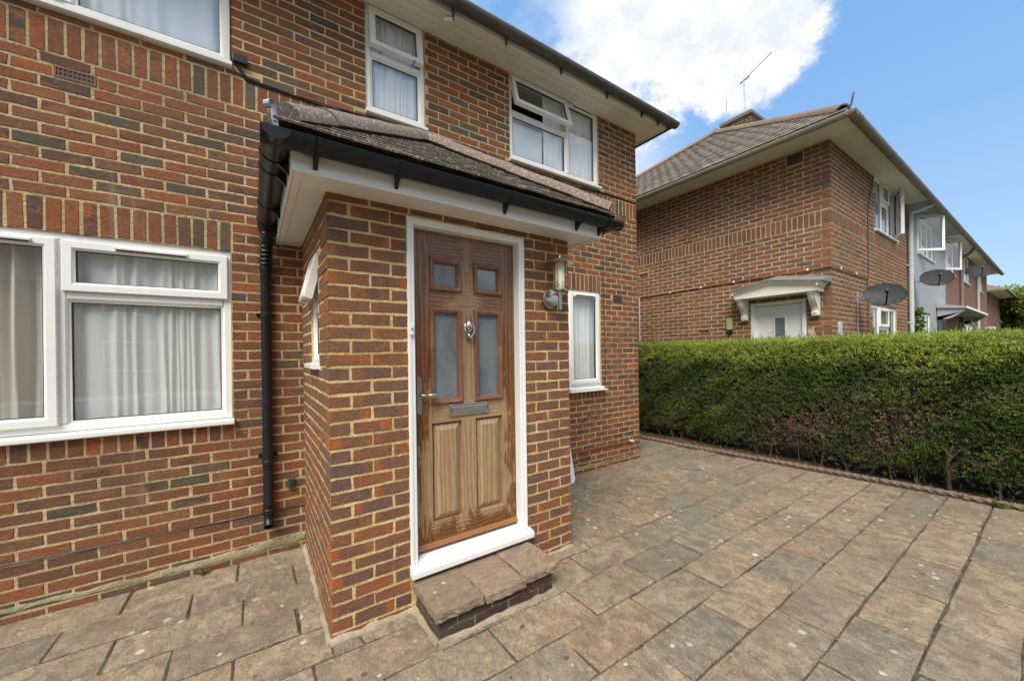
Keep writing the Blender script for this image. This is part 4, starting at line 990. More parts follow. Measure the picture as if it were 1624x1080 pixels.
def rough_slab(x0, x1, y0, y1, z0, z1, seed, parent, mat='slab_step'):
    rs2 = random.Random(seed); nx, ny = 9, 9; vs = []; fs = []
    def P(i, j, top):
        x = x0+(x1-x0)*i/nx; y = y0+(y1-y0)*j/ny; e = .0
        if i in (0, nx): x += rs2.uniform(-.004, .004)
        if j in (0, ny): y += rs2.uniform(-.005, .004)
        edge = min(i, nx-i, j, ny-j); z = (z1+rs2.uniform(-.0018, .0012)-(.004 if edge == 0 else 0)) if top else z0+rs2.uniform(-.003, .003)
        return (x, y, z)
    for j in range(ny+1):
        for i in range(nx+1): vs.append(P(i, j, True))
    for j in range(ny):
        for i in range(nx): k = j*(nx+1)+i; fs.append((k, k+1, k+nx+2, k+nx+1))
    ring = [i for i in range(nx+1)]+[j*(nx+1)+nx for j in range(1, ny+1)]+[ny*(nx+1)+i for i in range(nx-1, -1, -1)]+[j*(nx+1) for j in range(ny-1, 0, -1)]
    prev = ring
    for lev in (.66, .33, 0.):
        cur = []
        for v in prev if False else ring:
            x, y, z = vs[v]; cur.append(len(vs)); vs.append((x+rs2.uniform(-.004, .004), y+rs2.uniform(-.005, .003), z0+(z1-.007-z0)*lev))
        for a in range(len(ring)): b = (a+1) % len(ring); fs.append((prev[a], cur[a], cur[b], prev[b]))
        prev = cur
    fs.append(tuple(prev[::-1])); return mk('stone_slab', MB().add(vs, fs), mat, parent)
rough_slab(.768, 1.056, 1.858, 2.224, .124, .172, 1, step); rough_slab(1.064, 1.338, 1.842, 2.224, .122, .168, 5, step); rough_slab(1.346, 1.622, 1.862, 2.224, .124, .172, 3, step)

# ================================================================== SMALL THINGS ON OUR HOUSE
lamp = thing('wall_lamp', 'stainless steel lantern wall lamp to the right of the front door', 'wall lamp', (1.87, YP, 1.92))
lx, ly = 1.875, 2.105
mk('wall_plate', MB().lathe([(.064, -.004), (.070, -.010), (.074, -.026), (.074, -.030), (.066, -.034)][::-1], (1.866, YP, 1.925), 'y', 32), 'steel', lamp, smooth=True)
mk('wall_bar', MB().box(1.800, 1.932, YP-.042, YP-.034, 1.905, 1.935).lathe([(.006, -.003), (.006, 0)], (1.815, YP-.042, 1.92), 'y', 10).lathe([(.006, -.003), (.006, 0)], (1.917, YP-.042, 1.92), 'y', 10), 'steel', lamp, bevel=.002)
mk('arm', MB().tube([(1.866, YP-.034, 1.955), (1.868, ly+.03, 1.953), (lx, ly, 1.950)], .008, 10), 'steel', lamp, smooth=True)
mk('stem', MB().tube([(lx, ly, 1.975), (lx, ly, 1.835)], .013, 14).lathe([(.015, -.004), (.015, .004)], (lx, ly, 1.905), 'z', 14), 'steel', lamp, smooth=True)
mk('lantern_base', MB().lathe([(.040, 0), (.055, .004), (.055, .010), (.036, .016)], (lx, ly, 1.972), 'z', 24), 'steel', lamp, smooth=True)
mk('lamp_glass', MB().lathe([(.034, 0), (.036, .006), (.036, .185), (.034, .19)], (lx, ly, 1.988), 'z', 24), 'lamp_glass', lamp, smooth=True)
cg = MB()
for i in range(4): t = i*math.pi/2+.5; cg.tube([(lx+.050*math.cos(t), ly+.050*math.sin(t), 1.976), (lx+.050*math.cos(t), ly+.050*math.sin(t), 2.186)], .0035, 6)
for z in (2.006, 2.030): cg.tube([(lx+.053*math.cos(t), ly+.053*math.sin(t), z) for t in np.linspace(0, 6.283, 28)], .003, 6)
mk('cage', cg, 'steel', lamp, smooth=True)
mk('lamp_hood', MB().lathe([(.105, -.008), (.108, -.004), (.095, .008), (.060, .022), (.020, .030), (.012, .034), (.010, .044), (.002, .046)], (lx, ly, 2.186), 'z', 32), 'steel', lamp, smooth=True)
sc_ = thing('security_camera', 'small white camera under the eaves above the porch', 'security camera', (1.507, 3.24, 4.64))
mk('camera_mount', MB().lathe([(.022, -.012), (.022, -.001)], (1.507, 3.24, 4.64), 'z', 16), 'white_paint', sc_, smooth=True)
mk('camera_body', MB().tube([(1.50, 3.23, 4.615), (1.56, 3.17, 4.60)], .019, 14), 'white_paint', sc_, smooth=True); mk('lens', MB().tube([(1.5602, 3.1698, 4.60), (1.564, 3.166, 4.599)], .012, 12), 'rubber', sc_)
bx = thing('cable_box', 'black cable junction box beside the upper-left window', 'junction box', (-.056, YM, 3.735))
mk('box_body', MB().box(-.098, -.010, -.040, -.004, 3.705, 3.765), 'cable', bx, MW, bevel=.004)
lead = MB()
for i in range(4):
    x = -.085+i*.02; lead.tube([(x, -.022, 3.708), (x+.01*(1.5-i)*.6, -.018, 3.68), (-.045+i*.004, -.012, 3.645)], .0038, 6)
mk('cable_tail', lead, 'cable', bx, MW, smooth=True)
base = [(-.045, 3.648), (-.02, 3.618), (.03, 3.607), (.19, 3.600), (.45, 3.597), (.75, 3.607), (1.19, 3.610), (1.55, 3.640), (2.0, 3.642), (2.75, 3.600), (3.4, 3.60), (3.93, 3.628), (4.56, 3.630)]
def smooth_line(P, n=6):
    out = []
    for i in range(len(P)-1):
        p0, p1, p2, p3 = [Vector(P[max(0, min(len(P)-1, k))]) for k in (i-1, i, i+1, i+2)]
        for t in range(n): t /= n; out.append(.5*((2*p1)+(-p0+p2)*t+(2*p0-5*p1+4*p2-p3)*t*t+(-p0+3*p1-3*p2+p3)*t**3))
    out.append(Vector(P[-1])); return out
cb = MB()
for i in range(4): cb.tube([(x, -.009-.0015*(i % 2), z+(i-1.5)*.0075*(1 if x < 1.6 else .5)+.004*math.sin(x*6+i)) for x, z in [(v.x, v.y) for v in smooth_line([(a, b, 0) for a, b in base])]], .0042, 5)
tag(mk('cable_bundle', cb, 'cable', None, MW, smooth=True), 'bundle of black cables sagging along the soldier course over the porch roof', 'cable')
tag(mk('drop_cable', MB().tube([(3.865, -.006, 2.94), (3.860, -.006, 2.4), (3.868, -.006, 1.9), (3.885, -.006, 1.5), (3.880, -.006, 1.2), (3.84, -.008, 1.045)], .0035, 5), 'cable', None, MW, smooth=True), 'thin black cable hanging down the wall right of the narrow window', 'cable')
tag(mk('low_cable', MB().tube([(x, -.008, .338-.010*(x+1.2)/1.5+.003*math.sin(x*9)) for x in np.linspace(-3.1, .335, 40)], .0045, 5), 'cable', None, MW, smooth=True), 'black cable clipped low along the brick wall by the downpipe', 'cable')
tag(mk('sill_cable', MB().tube([(-.117, -.008, 4.55), (-.108, -.008, 4.1), (-.112, -.008, 3.75), (-.105, -.02, 3.66), (-.07, -.012, 3.632), (-.03, -.012, 3.632)], .0035, 5), 'cable', None, MW, smooth=True), 'thin black cable down the side of the upper-left window', 'cable')
gp = thing('gas_pipe', 'copper pipe running low along the wall right of the porch', 'pipe', (3.3, YM, .28))
mk('pipe_run', MB().tube([(2.10, -.020, .285), (3.3, -.020, .278), (4.36, -.020, .268)], .009, 8), 'copper', gp, MW, smooth=True); mk('pipe_end', MB().tube([(4.345, -.02, .268), (4.40, -.02, .268), (4.405, -.02, .25)], .014, 8), 'white_paint', gp, MW, smooth=True)
for x in (3.0, 3.7): mk('pipe_clip', MB().box(x-.008, x+.008, -.034, -.004, .262, .292), 'copper', gp, MW, bevel=.002)
tag(mk('thin_wire', MB().tube([(3.20, -.006, .40), (3.36, -.007, .50), (3.48, -.007, .66), (3.56, -.007, .70), (3.70, -.007, .66)], .003, 5), 'cable', None, MW, smooth=True), 'loose thin wire on the bricks under the narrow window', 'wire')
ot = thing('outdoor_socket', 'small dark socket box low on the wall between downpipe and porch', 'socket', (.24, YM, .52))
mk('socket_box', MB().box(.213, .262, -.035, -.004, .485, .565), 'gutter_grey', ot, MW, bevel=.006); mk('socket_front', MB().box(.224, .251, -.041, -.0355, .50, .55), 'rubber', ot, MW, bevel=.003)
wb = MB(); wb.prism(stadium(0, 0, .60, .03), -.006, .006) if False else None
def rrect(x0, x1, z0, z1, r, n=6):
    P = []
    for cx, cz, a in ((x1-r, z1-r, 0), (x0+r, z1-r, 90), (x0+r, z0+r, 180), (x1-r, z0+r, 270)):
        P += [(cx+r*math.cos(R(a+90*i/n)), cz+r*math.sin(R(a+90*i/n))) for i in range(n+1)]
    return P
wbo = mk('leaning_board', MB().prism(rrect(2.50, 3.085, 0, .61, .05), -.012, .012), 'white_paint', None, Matrix.Translation((0, 3.25, .003)) @ Matrix.Rotation(R(-12), 4, 'X'), bevel=.003)
tag(wbo, 'white round-cornered board leaning against the wall behind the porch', 'board')
# ================================================================== NEXT DOOR
NX, NY = 7.12, 1.975
nb = thing('neighbouring_house', 'end-of-terrace brick house beyond the hedge with a white side door', 'house', (9.5, 4, 0))
ML = facing(-90, (NX, 0, 0)); MF = facing(0, (0, NY, 0))
ND = [(-3.085, -2.29, -.1, 2.305)]
hl = wall_panel('side_wall', 'mortar_neigh', nb, ML, -8.4, -NY-.002, -.1, 4.70, ND, .25)
NA = [(-2.53, -2.30, 4.43, 4.64), (-5.36, -5.13, 3.16, 3.23), (-4.02, -3.80, 1.86, 1.92)]
NB_ = [(-8.5, -NY+.1, Z0+47*C0, Z0+50*C0)]
a0 = -(NY+.1125)-BL
ps = [p for p in lay_bricks(-8.4, -NY, Z0, C0, 64, ND+NA, NB_, anchor=a0) if p['u1'] < -NY-.02] + soldiers(-8.4, -NY-.1125, Z0+47*C0, Z0+50*C0)
place_bricks(ps, ML, hl, 'brick_neigh')
NH = [(9.40, 10.95, 3.655, 4.72), (9.09, 10.89, .95, 2.30)]
hf = wall_panel('front_wall', 'mortar_neigh', nb, MF, NX+.002, 11.90, -.1, 4.70, NH, .25)
ps = lay_bricks(NX, 11.90, Z0, C0, 64, NH, [(NX, 11.95, Z0+47*C0, Z0+50*C0)], anchor=NX) + soldiers(NX+.11, 11.90, Z0+47*C0, Z0+50*C0)
for p in ps:
    if p['u0'] < NX+.01: p['d'] = .215 if p['q'] else .1025; p['u0'] -= .006; p['k'] = 4
ps.append(dict(u0=NX-.006, u1=NX+.105, z0=Z0+47*C0, z1=Z0+50*C0-J, d=.105, q=0, k=9))
place_bricks(ps, MF, hf, 'brick_neigh')
air_brick(nb, ML, -2.525, -2.305, 4.435, 4.61, 5, 9); air_brick(nb, ML, -5.355, -5.135, 3.162, 3.226, 2, 5); air_brick(nb, ML, -4.015, -3.805, 1.862, 1.918, 2, 5)
window(nb, MF, 9.42, 10.93, 3.70, 4.68, [(9.47, 9.92, 3.75, 4.63, 'fixed'), (9.96, 10.40, 3.75, 4.25, 'fixed'), (9.94, 10.42, 4.31, 4.65, 'top', 0), (10.44, 10.92, 3.735, 4.655, 'side', -24)], mulls=[(9.94, 3.75, 4.63), (10.43, 3.75, 4.63)], trans=[(4.28, 9.96, 10.40)], mat='upvc_old')
window(nb, MF, 9.11, 10.87, 1.0, 2.29, [(9.16, 9.62, 1.05, 2.24, 'fixed'), (9.68, 10.28, 1.05, 1.86, 'fixed'), (9.66, 10.30, 1.91, 2.26, 'top', 0), (10.34, 10.82, 1.05, 2.24, 'fixed')], mulls=[(9.65, 1.05, 2.24), (10.31, 1.05, 2.24)], trans=[(1.885, 9.68, 10.28)], mat='upvc_old')
rm = MB(); room(8.3, 11.7, NY+.26, NY+3.5, .1, 2.5, rm); room(8.3, 11.7, NY+.26, NY+3.5, 2.75, 4.75, rm); mk('room_lining', rm, 'dark_room', nb)
curtain('white net curtains in the upstairs window of the house next door', MF, 9.45, 10.9, 3.72, 4.66, .14, 'net_bright', .02, .12, seed=31)
curtain('pale net curtains in the ground-floor window of the house next door', MF, 9.15, 10.83, 1.02, 2.27, .14, 'net_plain', .02, .12, seed=32)
# white side door
nd = mk('side_door', MB().box(-3.035, -2.34, .045, .09, .02, 2.245), 'white_paint', nb, ML)
mk('door_frame', MB().ring(-3.083, -2.292, -.05, 2.303, [(0, .10), (0, -.006), (.004, -.010), (.05, -.010), (.054, .0), (.054, .10)]), 'white_paint', nd, ML, smooth=True)
mk('pane_frame', MB().ring(-2.757, -2.573, 1.10, 2.055, [(0, .046), (0, .036), (.005, .032), (.018, .032), (.024, .040), (.024, .046)]), 'white_paint', nd, ML)
mk('pane', MB().box(-2.735, -2.595, .038, .0445, 1.12, 2.035), 'frosted_glass', nd, ML)
mk('panel_groove', MB().ring(-3.02, -2.36, .05, 2.225, [(0, .0455), (0, .0435), (.006, .0435), (.006, .0455)]), 'paint_cream', nd, ML)
mk('door_latch', MB().box(-3.06, -3.0, -.03, .03, 1.535, 1.575), 'rubber', nd, ML)
# canopy over the side door
cn = mk('door_canopy', MB().prism([(-3.30, 2.40), (-2.01, 2.40), (-2.01, 2.455), (-2.68, 2.545), (-3.30, 2.455)], -.30, -.006, 'y') if False else MB().add([(x, y, z) for y in (-.30, -.006) for x, z in ((-3.22, 2.375), (-2.06, 2.375), (-2.06, 2.45), (-2.66, 2.545), (-3.22, 2.45))], [(0, 1, 2, 3, 4), (9, 8, 7, 6, 5), (0, 5, 6, 1), (1, 6, 7, 2), (2, 7, 8, 3), (3, 8, 9, 4), (4, 9, 5, 0)]), 'paint_cream', nb, ML)
co = MB()
prof = [(0., 0.), (-.018, .008), (-.028, .030), (-.046, .048), (-.060, .052), (-.060, .075), (0, .075)]   # (out, up)
def sweep(P, prof, nrm):
    for (A, B) in zip(P, P[1:]):
        A, B = Vector(A), Vector(B); vs = [A+Vector((n_ * nrm[0], o_, u_)) * 1 if False else Vector((A.x, A.y+o_, A.z+u_)) for o_, u_ in prof]+[Vector((B.x, B.y+o_, B.z+u_)) for o_, u_ in prof]
        m = len(prof); co.add(vs, [tuple(range(m))[::-1], tuple(range(m, 2*m))]+[(i, (i+1) % m, m+(i+1) % m, m+i) for i in range(m)])
sweep([(-3.27, -.301, 2.435), (-2.66, -.301, 2.535), (-2.01, -.301, 2.435)], prof, (0, 0))
for x0_, s_ in ((-3.221, -1), (-2.059, 1)):
    vs = []
    for y in (-.35, -.006): vs += [(x0_-s_*o_*.9, y, 2.435+u_) for o_, u_ in prof]
    m = len(prof); co.add(vs, [tuple(range(m))[::-1], tuple(range(m, 2*m))]+[(i, (i+1) % m, m+(i+1) % m, m+i) for i in range(m)])
mk('cornice', co, 'paint_cream', cn, ML)
mk('canopy_roof', MB().add([(-3.31, -.38, 2.512), (-2.66, -.38, 2.618), (-1.97, -.38, 2.512), (-1.97, -.006, 2.60), (-2.66, -.006, 2.72), (-3.31, -.006, 2.60), (-3.31, -.38, 2.50), (-2.66, -.38, 2.606), (-1.97, -.38, 2.50), (-1.97, -.006, 2.505), (-2.66, -.006, 2.60), (-3.31, -.006, 2.505)], [(0, 1, 4, 5), (1, 2, 3, 4), (0, 6, 7, 1), (1, 7, 8, 2), (2, 8, 9, 3), (0, 5, 11, 6), (6, 11, 10, 7), (7, 10, 9, 8)]), 'lead', cn, ML)
for x in (-3.16, -2.155):
    P = [(-.005, 2.374), (-.27, 2.374), (-.275, 2.345)]+[(-.10-.15*(1-t)**1.6-.02*math.sin(t*6), 2.33-.27*t) for t in np.linspace(0, 1, 9)]+[(-.085, 2.02), (-.005, 2.02)]
    b_ = MB().prism(P, x-.045, x+.045, 'x'); b_.prism([(y-.012, z) for y, z in P[2:-2]]+[(y+.02, z) for y, z in P[2:-2]][::-1], x-.018, x+.018, 'x'); mk('bracket', b_, 'paint_cream', cn, ML, bevel=.003)
bl_ = thing('bulkhead_light', 'olive box light with a black sensor left of the white side door', 'outdoor light', (NX, 3.42, 1.9))
mk('light_body', MB().box(-3.465, -3.375, -.075, -.004, 1.88, 2.085), 'olive_light', bl_, ML, bevel=.008); mk('sensor', MB().box(-3.45, -3.385, -.07, -.004, 1.825, 1.879).lathe([(.026, -.022), (.026, .0)], (-3.417, -.072, 1.85), 'y', 14), 'rubber', bl_, ML)
pa = []
rs = random.Random(9)
for i in range(16): t = 6.283*i/16; r = rs.uniform(.75, 1.15); pa.append((-2.225+.058*r*math.cos(t), 1.70+.155*r*math.sin(t)))
mk('render_patch', MB().prism(pa, -.010, .003), 'lime_patch', nb, ML)
mb = MB().tube([(-5.35, -.022, 2.70), (-2.0, -.022, 2.745), (-NY+.018, -.022, 2.745)], .010, 8); mk('copper_pipe', mb, 'copper', nb, ML, smooth=True)
mk('copper_pipe', MB().tube([(NX-.02, -.022, 2.745), (8.86, -.022, 2.74), (8.87, -.022, 2.70), (8.87, -.022, .2)], .010, 8), 'copper', nb, MF, smooth=True)
mk('waste_pipe', MB().tube([(-5.35, -.03, 2.70), (-5.35, -.03, .3)], .014, 8), 'grey_pipe', nb, ML, smooth=True)
for u in (-4.6, -3.95, -3.35, -2.26): mk('pipe_clip', MB().box(u-.012, u+.012, -.038, -.004, 2.70+.045*(u+5.35)/3.35-.018, 2.70+.045*(u+5.35)/3.35+.018), 'white_paint', nb, ML, bevel=.003)
for u in (7.45, 8.2): mk('pipe_clip', MB().box(u-.012, u+.012, -.038, -.004, 2.727, 2.762), 'white_paint', nb, MF, bevel=.003)
mk('meter_cover', MB().prism(rrect(7.36, 7.47, 1.72, 1.92, .03), -.03, -.004), 'grey_pipe', nb, MF); 
# eaves next door
EXL, EYF, NZ = 6.62, 1.66, 4.655
mk('soffit', MB().box(EXL, NX+.1, EYF, 8.6, NZ, NZ+.01), 'soffit_board', nb); mk('soffit', MB().box(NX+.1005, 11.95, EYF, NY+.1, NZ, NZ+.01), 'soffit_board', nb)
mk('fascia_board', MB().box(EXL-.02, EXL-.001, EYF-.02, 8.6, NZ-.02, NZ+.06), 'paint_cream', nb, bevel=.003); mk('fascia_board', MB().box(EXL, 11.95, EYF-.02, EYF-.001, NZ-.02, NZ+.06), 'paint_cream', nb, bevel=.003)
mk('eaves_moulding', MB().tube([(EXL-.035, EYF-.035, NZ-.03), (EXL-.035, 8.6, NZ-.03)], .018, 8).tube([(EXL-.035, EYF-.035, NZ-.03), (11.95, EYF-.035, NZ-.03)], .018, 8), 'gutter_beige', nb, smooth=True)
gutter(nb, (EXL-.075, EYF-.135, NZ-.015), (EXL-.075, 8.6, NZ-.015), 'gutter_beige', .062, [.07, .17, .30, .44, .6], lug=0)
gutter(nb, (EXL-.137, EYF-.075, NZ-.015), (11.95, EYF-.075, NZ-.015), 'gutter_brown', .062, [.06, .22, .38, .54, .70, .86], lug=0)
EB = (EXL-.06, EYF-.06, NZ+.015); PIT = R(35.2)
halfd = 3.62; apx = Vector((EB[0]+halfd, EB[1]+halfd, EB[2]+halfd*math.tan(PIT)))
Bk = EB[1]+2*halfd; RE = 26.9
nr = mk('roof', MB().add([EB, (11.93, EB[1], EB[2]), (11.93, apx.y, apx.z), tuple(apx), (EB[0], Bk, EB[2]), (11.93, Bk, EB[2])], [(0, 1, 2, 3), (0, 3, 4), (3, 2, 5, 4), (0, 4, 5, 1)]), 'tile_neigh', nb)
def pantile(w=.198, l=.25, mat='tile_neigh'):
    k = ('pan', random.randrange(4))
    if k not in PIECE:
        rr = random.Random(k[1]); mb = MB(); vs = []; cs = [(-.5, .0), (-.3, -.003), (.0, -.004), (.3, -.003), (.5, .0)]
        for z in (-l/2, l/2):
            for x, y in cs: vs.append((x*w, y+rr.uniform(-.002, .002), z+(rr.uniform(-.004, .004) if z < 0 else 0)))
        for x, y in cs: vs.append((x*w, y+.014, -l/2))
        m = len(cs); mb.add(vs, [(i, i+1, m+i+1, m+i) for i in range(m-1)]+[(2*m+i, 2*m+i+1, i+1, i) for i in range(m-1)])
        me = mesh('roof_tile', mb, mat, smooth=True); PIECE[k] = me
    return PIECE[k]
upx, upz = math.cos(PIT), math.sin(PIT); sln = halfd/math.cos(PIT)
random.seed(5)
tile_roof(nr, basis((0, -1, 0), (upx, 0, upz), (EB[0]-.02, Bk, EB[2]+.004)), sln, lambda s: (s*upx, 2*halfd-s*upx), .20, .17, .25, .02, 'tile_neigh', -.075, meshfn=pantile, slack=.31, cap=300)
tile_roof(nr, basis((1, 0, 0), (0, upx, upz), (EB[0], EB[1]-.02, EB[2]+.004)), sln, lambda s: (s*upx+.1, 11.93-EB[0]), .20, .17, .25, .02, 'tile_neigh', -.075, meshfn=pantile, slack=.1, cap=0)
hip_line(nr, (EB[0]+.10, EB[1]+.10, EB[2]+.065), apx+Vector((0, 0, .01)), .095, 'tile_hip_neigh', .32); hip_line(nr, (EB[0]+.10, Bk-.10, EB[2]+.065), apx+Vector((0, 0, .01)), .095, 'tile_hip_neigh', .32)
hip_line(nr, apx+Vector((0, 0, .03)), (11.93, apx.y, apx.z+.03), .11, 'tile_hip_neigh', .36, name='ridge_tile')
hk = MB().tube([(EB[0]+.02, EB[1]+.02, EB[2]), (EB[0]-.02, EB[1]-.02, EB[2]+.065), (EB[0]-.05, EB[1]-.05, EB[2]+.17), (EB[0]-.09, EB[1]-.06, EB[2]+.16), (EB[0]-.08, EB[1]-.05, EB[2]+.12)], .012, 6); mk('hip_iron', hk, 'lead', nr, smooth=True)
# chimney
ch = mk('chimney', MB().box(11.2, 12.0, 4.78, 5.56, 6.4, 7.90), 'mortar_green', nb)
def chim_bricks(Mx, u0, u1, par):
    place_bricks(lay_bricks(u0, u1, 7.06, .075, 11, (), (), anchor=u0, par=par), Mx, ch, 'brick_step', cap=60)
chim_bricks(facing(0, (0, 4.78, 0)), 11.2, 12.0, 0); chim_bricks(facing(-90, (11.2, 0, 0)), -5.56, -4.78, 1)
cp = MB().add([(11.15, 4.74, 7.90), (12.05, 4.74, 7.90), (12.05, 5.60, 7.90), (11.15, 5.60, 7.90), (11.15, 4.74, 7.98), (12.05, 4.74, 7.98), (12.05, 5.60, 7.98), (11.15, 5.60, 7.98), (11.5, 5.0, 8.20), (11.7, 5.0, 8.20), (11.7, 5.3, 8.20), (11.5, 5.3, 8.20)], [(0, 1, 5, 4), (1, 2, 6, 5), (2, 3, 7, 6), (3, 0, 4, 7), (4, 5, 9, 8), (5, 6, 10, 9), (6, 7, 11, 10), (7, 4, 8, 11), (8, 9, 10, 11), (3, 2, 1, 0)]); mk('flaunching', cp, 'tile_porch', ch)
ae = thing('tv_aerial', 'thin rooftop TV aerial with a slanting boom on the chimney next door', 'aerial', (11.6, 5.1, 7.7))
mk('mast', MB().tube([(11.55, 5.06, 7.6), (11.52, 5.10, 9.38)], .016, 8), 'zinc', ae)
mk('boom', MB().tube([(11.52, 5.15, 9.08), (11.62, 4.42, 9.50)], .012, 8), 'zinc', ae)
el = MB()
for t in np.linspace(.08, .97, 12):
    c = Vector((11.52, 5.15, 9.08)).lerp(Vector((11.62, 4.42, 9.50)), t); d = Vector((.99, .13, .0))*.09*(1 if t > .15 else 1.6); el.tube([c-d*.15, c+d*.15], .004, 5)
mk('elements', el, 'zinc', ae)
mk('mast_clamp', MB().tube([(11.52, 5.20, 9.06), (11.53, 4.95, 9.14)], .022, 8), 'zinc', ae)
tag(mk('roof_pole', MB().tube([(11.3, 5.50, 7.5), (11.3, 5.46, 8.72)], .012, 8), 'zinc'), 'short bare pole left of the aerial on the chimney next door', 'pole')

# the rest of the terrace ------------------------------------------------
def terrace_part(name, label, x0, x1, wallmat, hipR=False):
    t = thing(name, label, 'house', ((x0+x1)/2, 4, 0)); return t
gh = terrace_part('rendered_house', 'mid-terrace house with pale grey rendered front', 11.92, 16.3, 'render_grey')
GHh = [(12.42, 14.30, 1.0, 2.36), (12.80, 14.40, 3.70, 4.60), (16.40-.55, 16.40-.02, -.1, 2.25)]
wall_panel('front_wall', 'render_grey', gh, MF, 11.905, 16.40, -.1, 4.72, [(12.42, 14.30, 1.0, 2.36), (12.80, 14.80, 3.70, 4.62), (15.6, 16.35, -.1, 2.22)], .25, front=-.012)
window(gh, MF, 12.44, 14.28, 1.04, 2.34, [(12.49, 12.98, 1.09, 2.29, 'fixed'), (13.02, 13.66, 1.09, 1.84, 'fixed'), (13.00, 13.68, 1.90, 2.31, 'top', 0), (13.72, 14.23, 1.09, 2.29, 'fixed')], mulls=[(13.0, 1.09, 2.29), (13.69, 1.09, 2.29)], trans=[(1.87, 13.02, 13.66)])
window(gh, MF, 12.82, 14.78, 3.74, 4.62, [(12.83, 13.45, 3.76, 4.60, 'side', 38), (13.49, 14.10, 3.79, 4.57, 'fixed'), (14.14, 14.73, 3.79, 4.57, 'fixed')], mulls=[(13.47, 3.79, 4.57), (14.12, 3.79, 4.57)])
rm = MB(); room(12.2, 15.0, NY+.26, NY+3, .1, 2.5, rm); room(12.2, 15.0, NY+.26, NY+3, 2.75, 4.75, rm); mk('room_lining', rm, 'dark_room', gh)
curtain('white nets in the lower window of the grey rendered house', MF, 12.5, 14.2, 1.06, 2.32, .15, 'net_plain', .02, .12, seed=41)
curtain('white nets in the upper window of the grey rendered house', MF, 13.3, 14.7, 3.76, 4.6, .15, 'net_bright', .02, .12, seed=42)
mk('front_door', MB().box(15.65, 16.32, NY+.12, NY+.16, .0, 2.18), 'dark_room', gh); mk('door_frame', MB().ring(15.6, 16.35, -.05, 2.22, [(0, .16), (0, .05), (.05, .05), (.05, .16)]), 'white_paint', gh, MF)
gc = MB(); P = [(NY-.03, 2.56), (1.47, 2.50), (1.46, 2.45)]+[(1.50+.45*t, 2.42-.10*math.sin(t*3.3)-.12*t*t*(3-2*t)) for t in np.linspace(0, 1, 9)]+[(NY-.03, 2.22)]
gc.prism(P, 15.0, 15.05, 'x'); gc.box(15.05, 19.3, 1.47, NY-.02, 2.47, 2.52); gc.prism([(NY-.02, 2.66), (1.44, 2.535), (1.44, 2.50), (NY-.02, 2.55)], 14.95, 19.36, 'x'); gc.prism(P, 19.25, 19.30, 'x')
mk('door_canopy', gc, 'gutter_beige' if False else 'render_grey', gh); mk('canopy_edge', MB().box(14.94, 19.37, 1.425, 1.438, 2.49, 2.545), 'paint_cream', gh)
ib = MB()
for z in (2.0, 1.62): ib.tube([(15.1, NY-.03, z), (15.1, NY-.25, z), (15.1, NY-.5, z)], .008, 6)
ib.tube([(15.1, NY-.03, 1.55), (15.1, NY-.5, 2.0)], .008, 6); ib.tube([(15.1, NY-.03, 1.5), (15.1, NY-.03, 2.1)], .01, 6)
for k in range(2): ib.tube([(15.1, NY-.1+.05*math.cos(t), 1.68+.22*k+.05*math.sin(t)) for t in np.linspace(0, 5, 12)], .006, 5)
tag(mk('hanging_bracket', ib, 'cable', None), 'curled black iron bracket on the grey rendered front', 'bracket')
dpg = mk('downpipe', MB().tube([(12.15, 1.60, 4.71), (12.15, 1.62, 4.60), (12.02, 1.75, 4.50), (11.90, NY-.06, 4.44), (11.88, NY-.06, 4.30), (11.88, NY-.06, .1)], .042, 12), 'grey_pipe', nb, smooth=True)
for z in (3.3, 2.05): mk('pipe_clip', MB().box(11.78, 11.98, NY-.03, NY-.005, z-.012, z+.012).lathe([(.048, -.02), (.048, .02)], (11.88, NY-.06, z), 'z', 12), 'grey_pipe', dpg)
mk('soffit', MB().box(11.952, 16.4, EYF, NY+.2, NZ, NZ+.01), 'render_grey', gh); mk('fascia_board', MB().box(11.952, 16.4, EYF-.02, EYF-.001, NZ-.02, NZ+.06), 'gutter_brown', gh)
gutter(gh, (11.955, EYF-.075, NZ-.015), (16.4, EYF-.075, NZ-.015), 'gutter_brown', .062, [.1, .3, .5, .7, .9], lug=0)
def plain_roof(parent, x0, x1, hipR):
    d = halfd if hipR else 0
    mk('roof', MB().add([(x0, EB[1], EB[2]), (x1, EB[1], EB[2]), (x1-d, apx.y, apx.z), (x0, apx.y, apx.z), (x1, Bk, EB[2]), (x0, Bk, EB[2])], [(0, 1, 2, 3), (3, 2, 4, 5), (1, 4, 2), (0, 5, 4, 1)]), 'tile_neigh', parent)
plain_roof(gh, 11.96, 16.4, False)
b2 = terrace_part('brick_terrace_house', 'further brick terrace house right of the grey rendered one', 16.4, 26.5, 'brick_far')
wall_panel('front_wall', 'brick_far', b2, MF, 16.405, 26.5, -.1, 4.72, [(16.5, 18.0, 3.70, 4.62), (19.5, 21.2, 3.70, 4.62), (23.4, 24.8, 3.70, 4.62), (19.1, 21.9, 1.0, 2.29), (22.9, 24.5, 1.0, 2.28)], .25)
mk('side_wall', MB().box(26.25, 26.5, NY+.26, 9, -.1, 4.72), 'brick_far', b2)
window(b2, MF, 16.5, 18.0, 3.72, 4.62, [(16.52, 17.10, 3.74, 4.60, 'side', 26), (17.14, 17.95, 3.77, 4.57, 'fixed')], mulls=[(17.12, 3.77, 4.57)]); window(b2, MF, 19.5, 21.2, 3.72, 4.62, [(19.55, 20.3, 3.77, 4.57, 'fixed'), (20.36, 21.15, 3.77, 4.57, 'fixed')], mulls=[(20.33, 3.77, 4.57)])
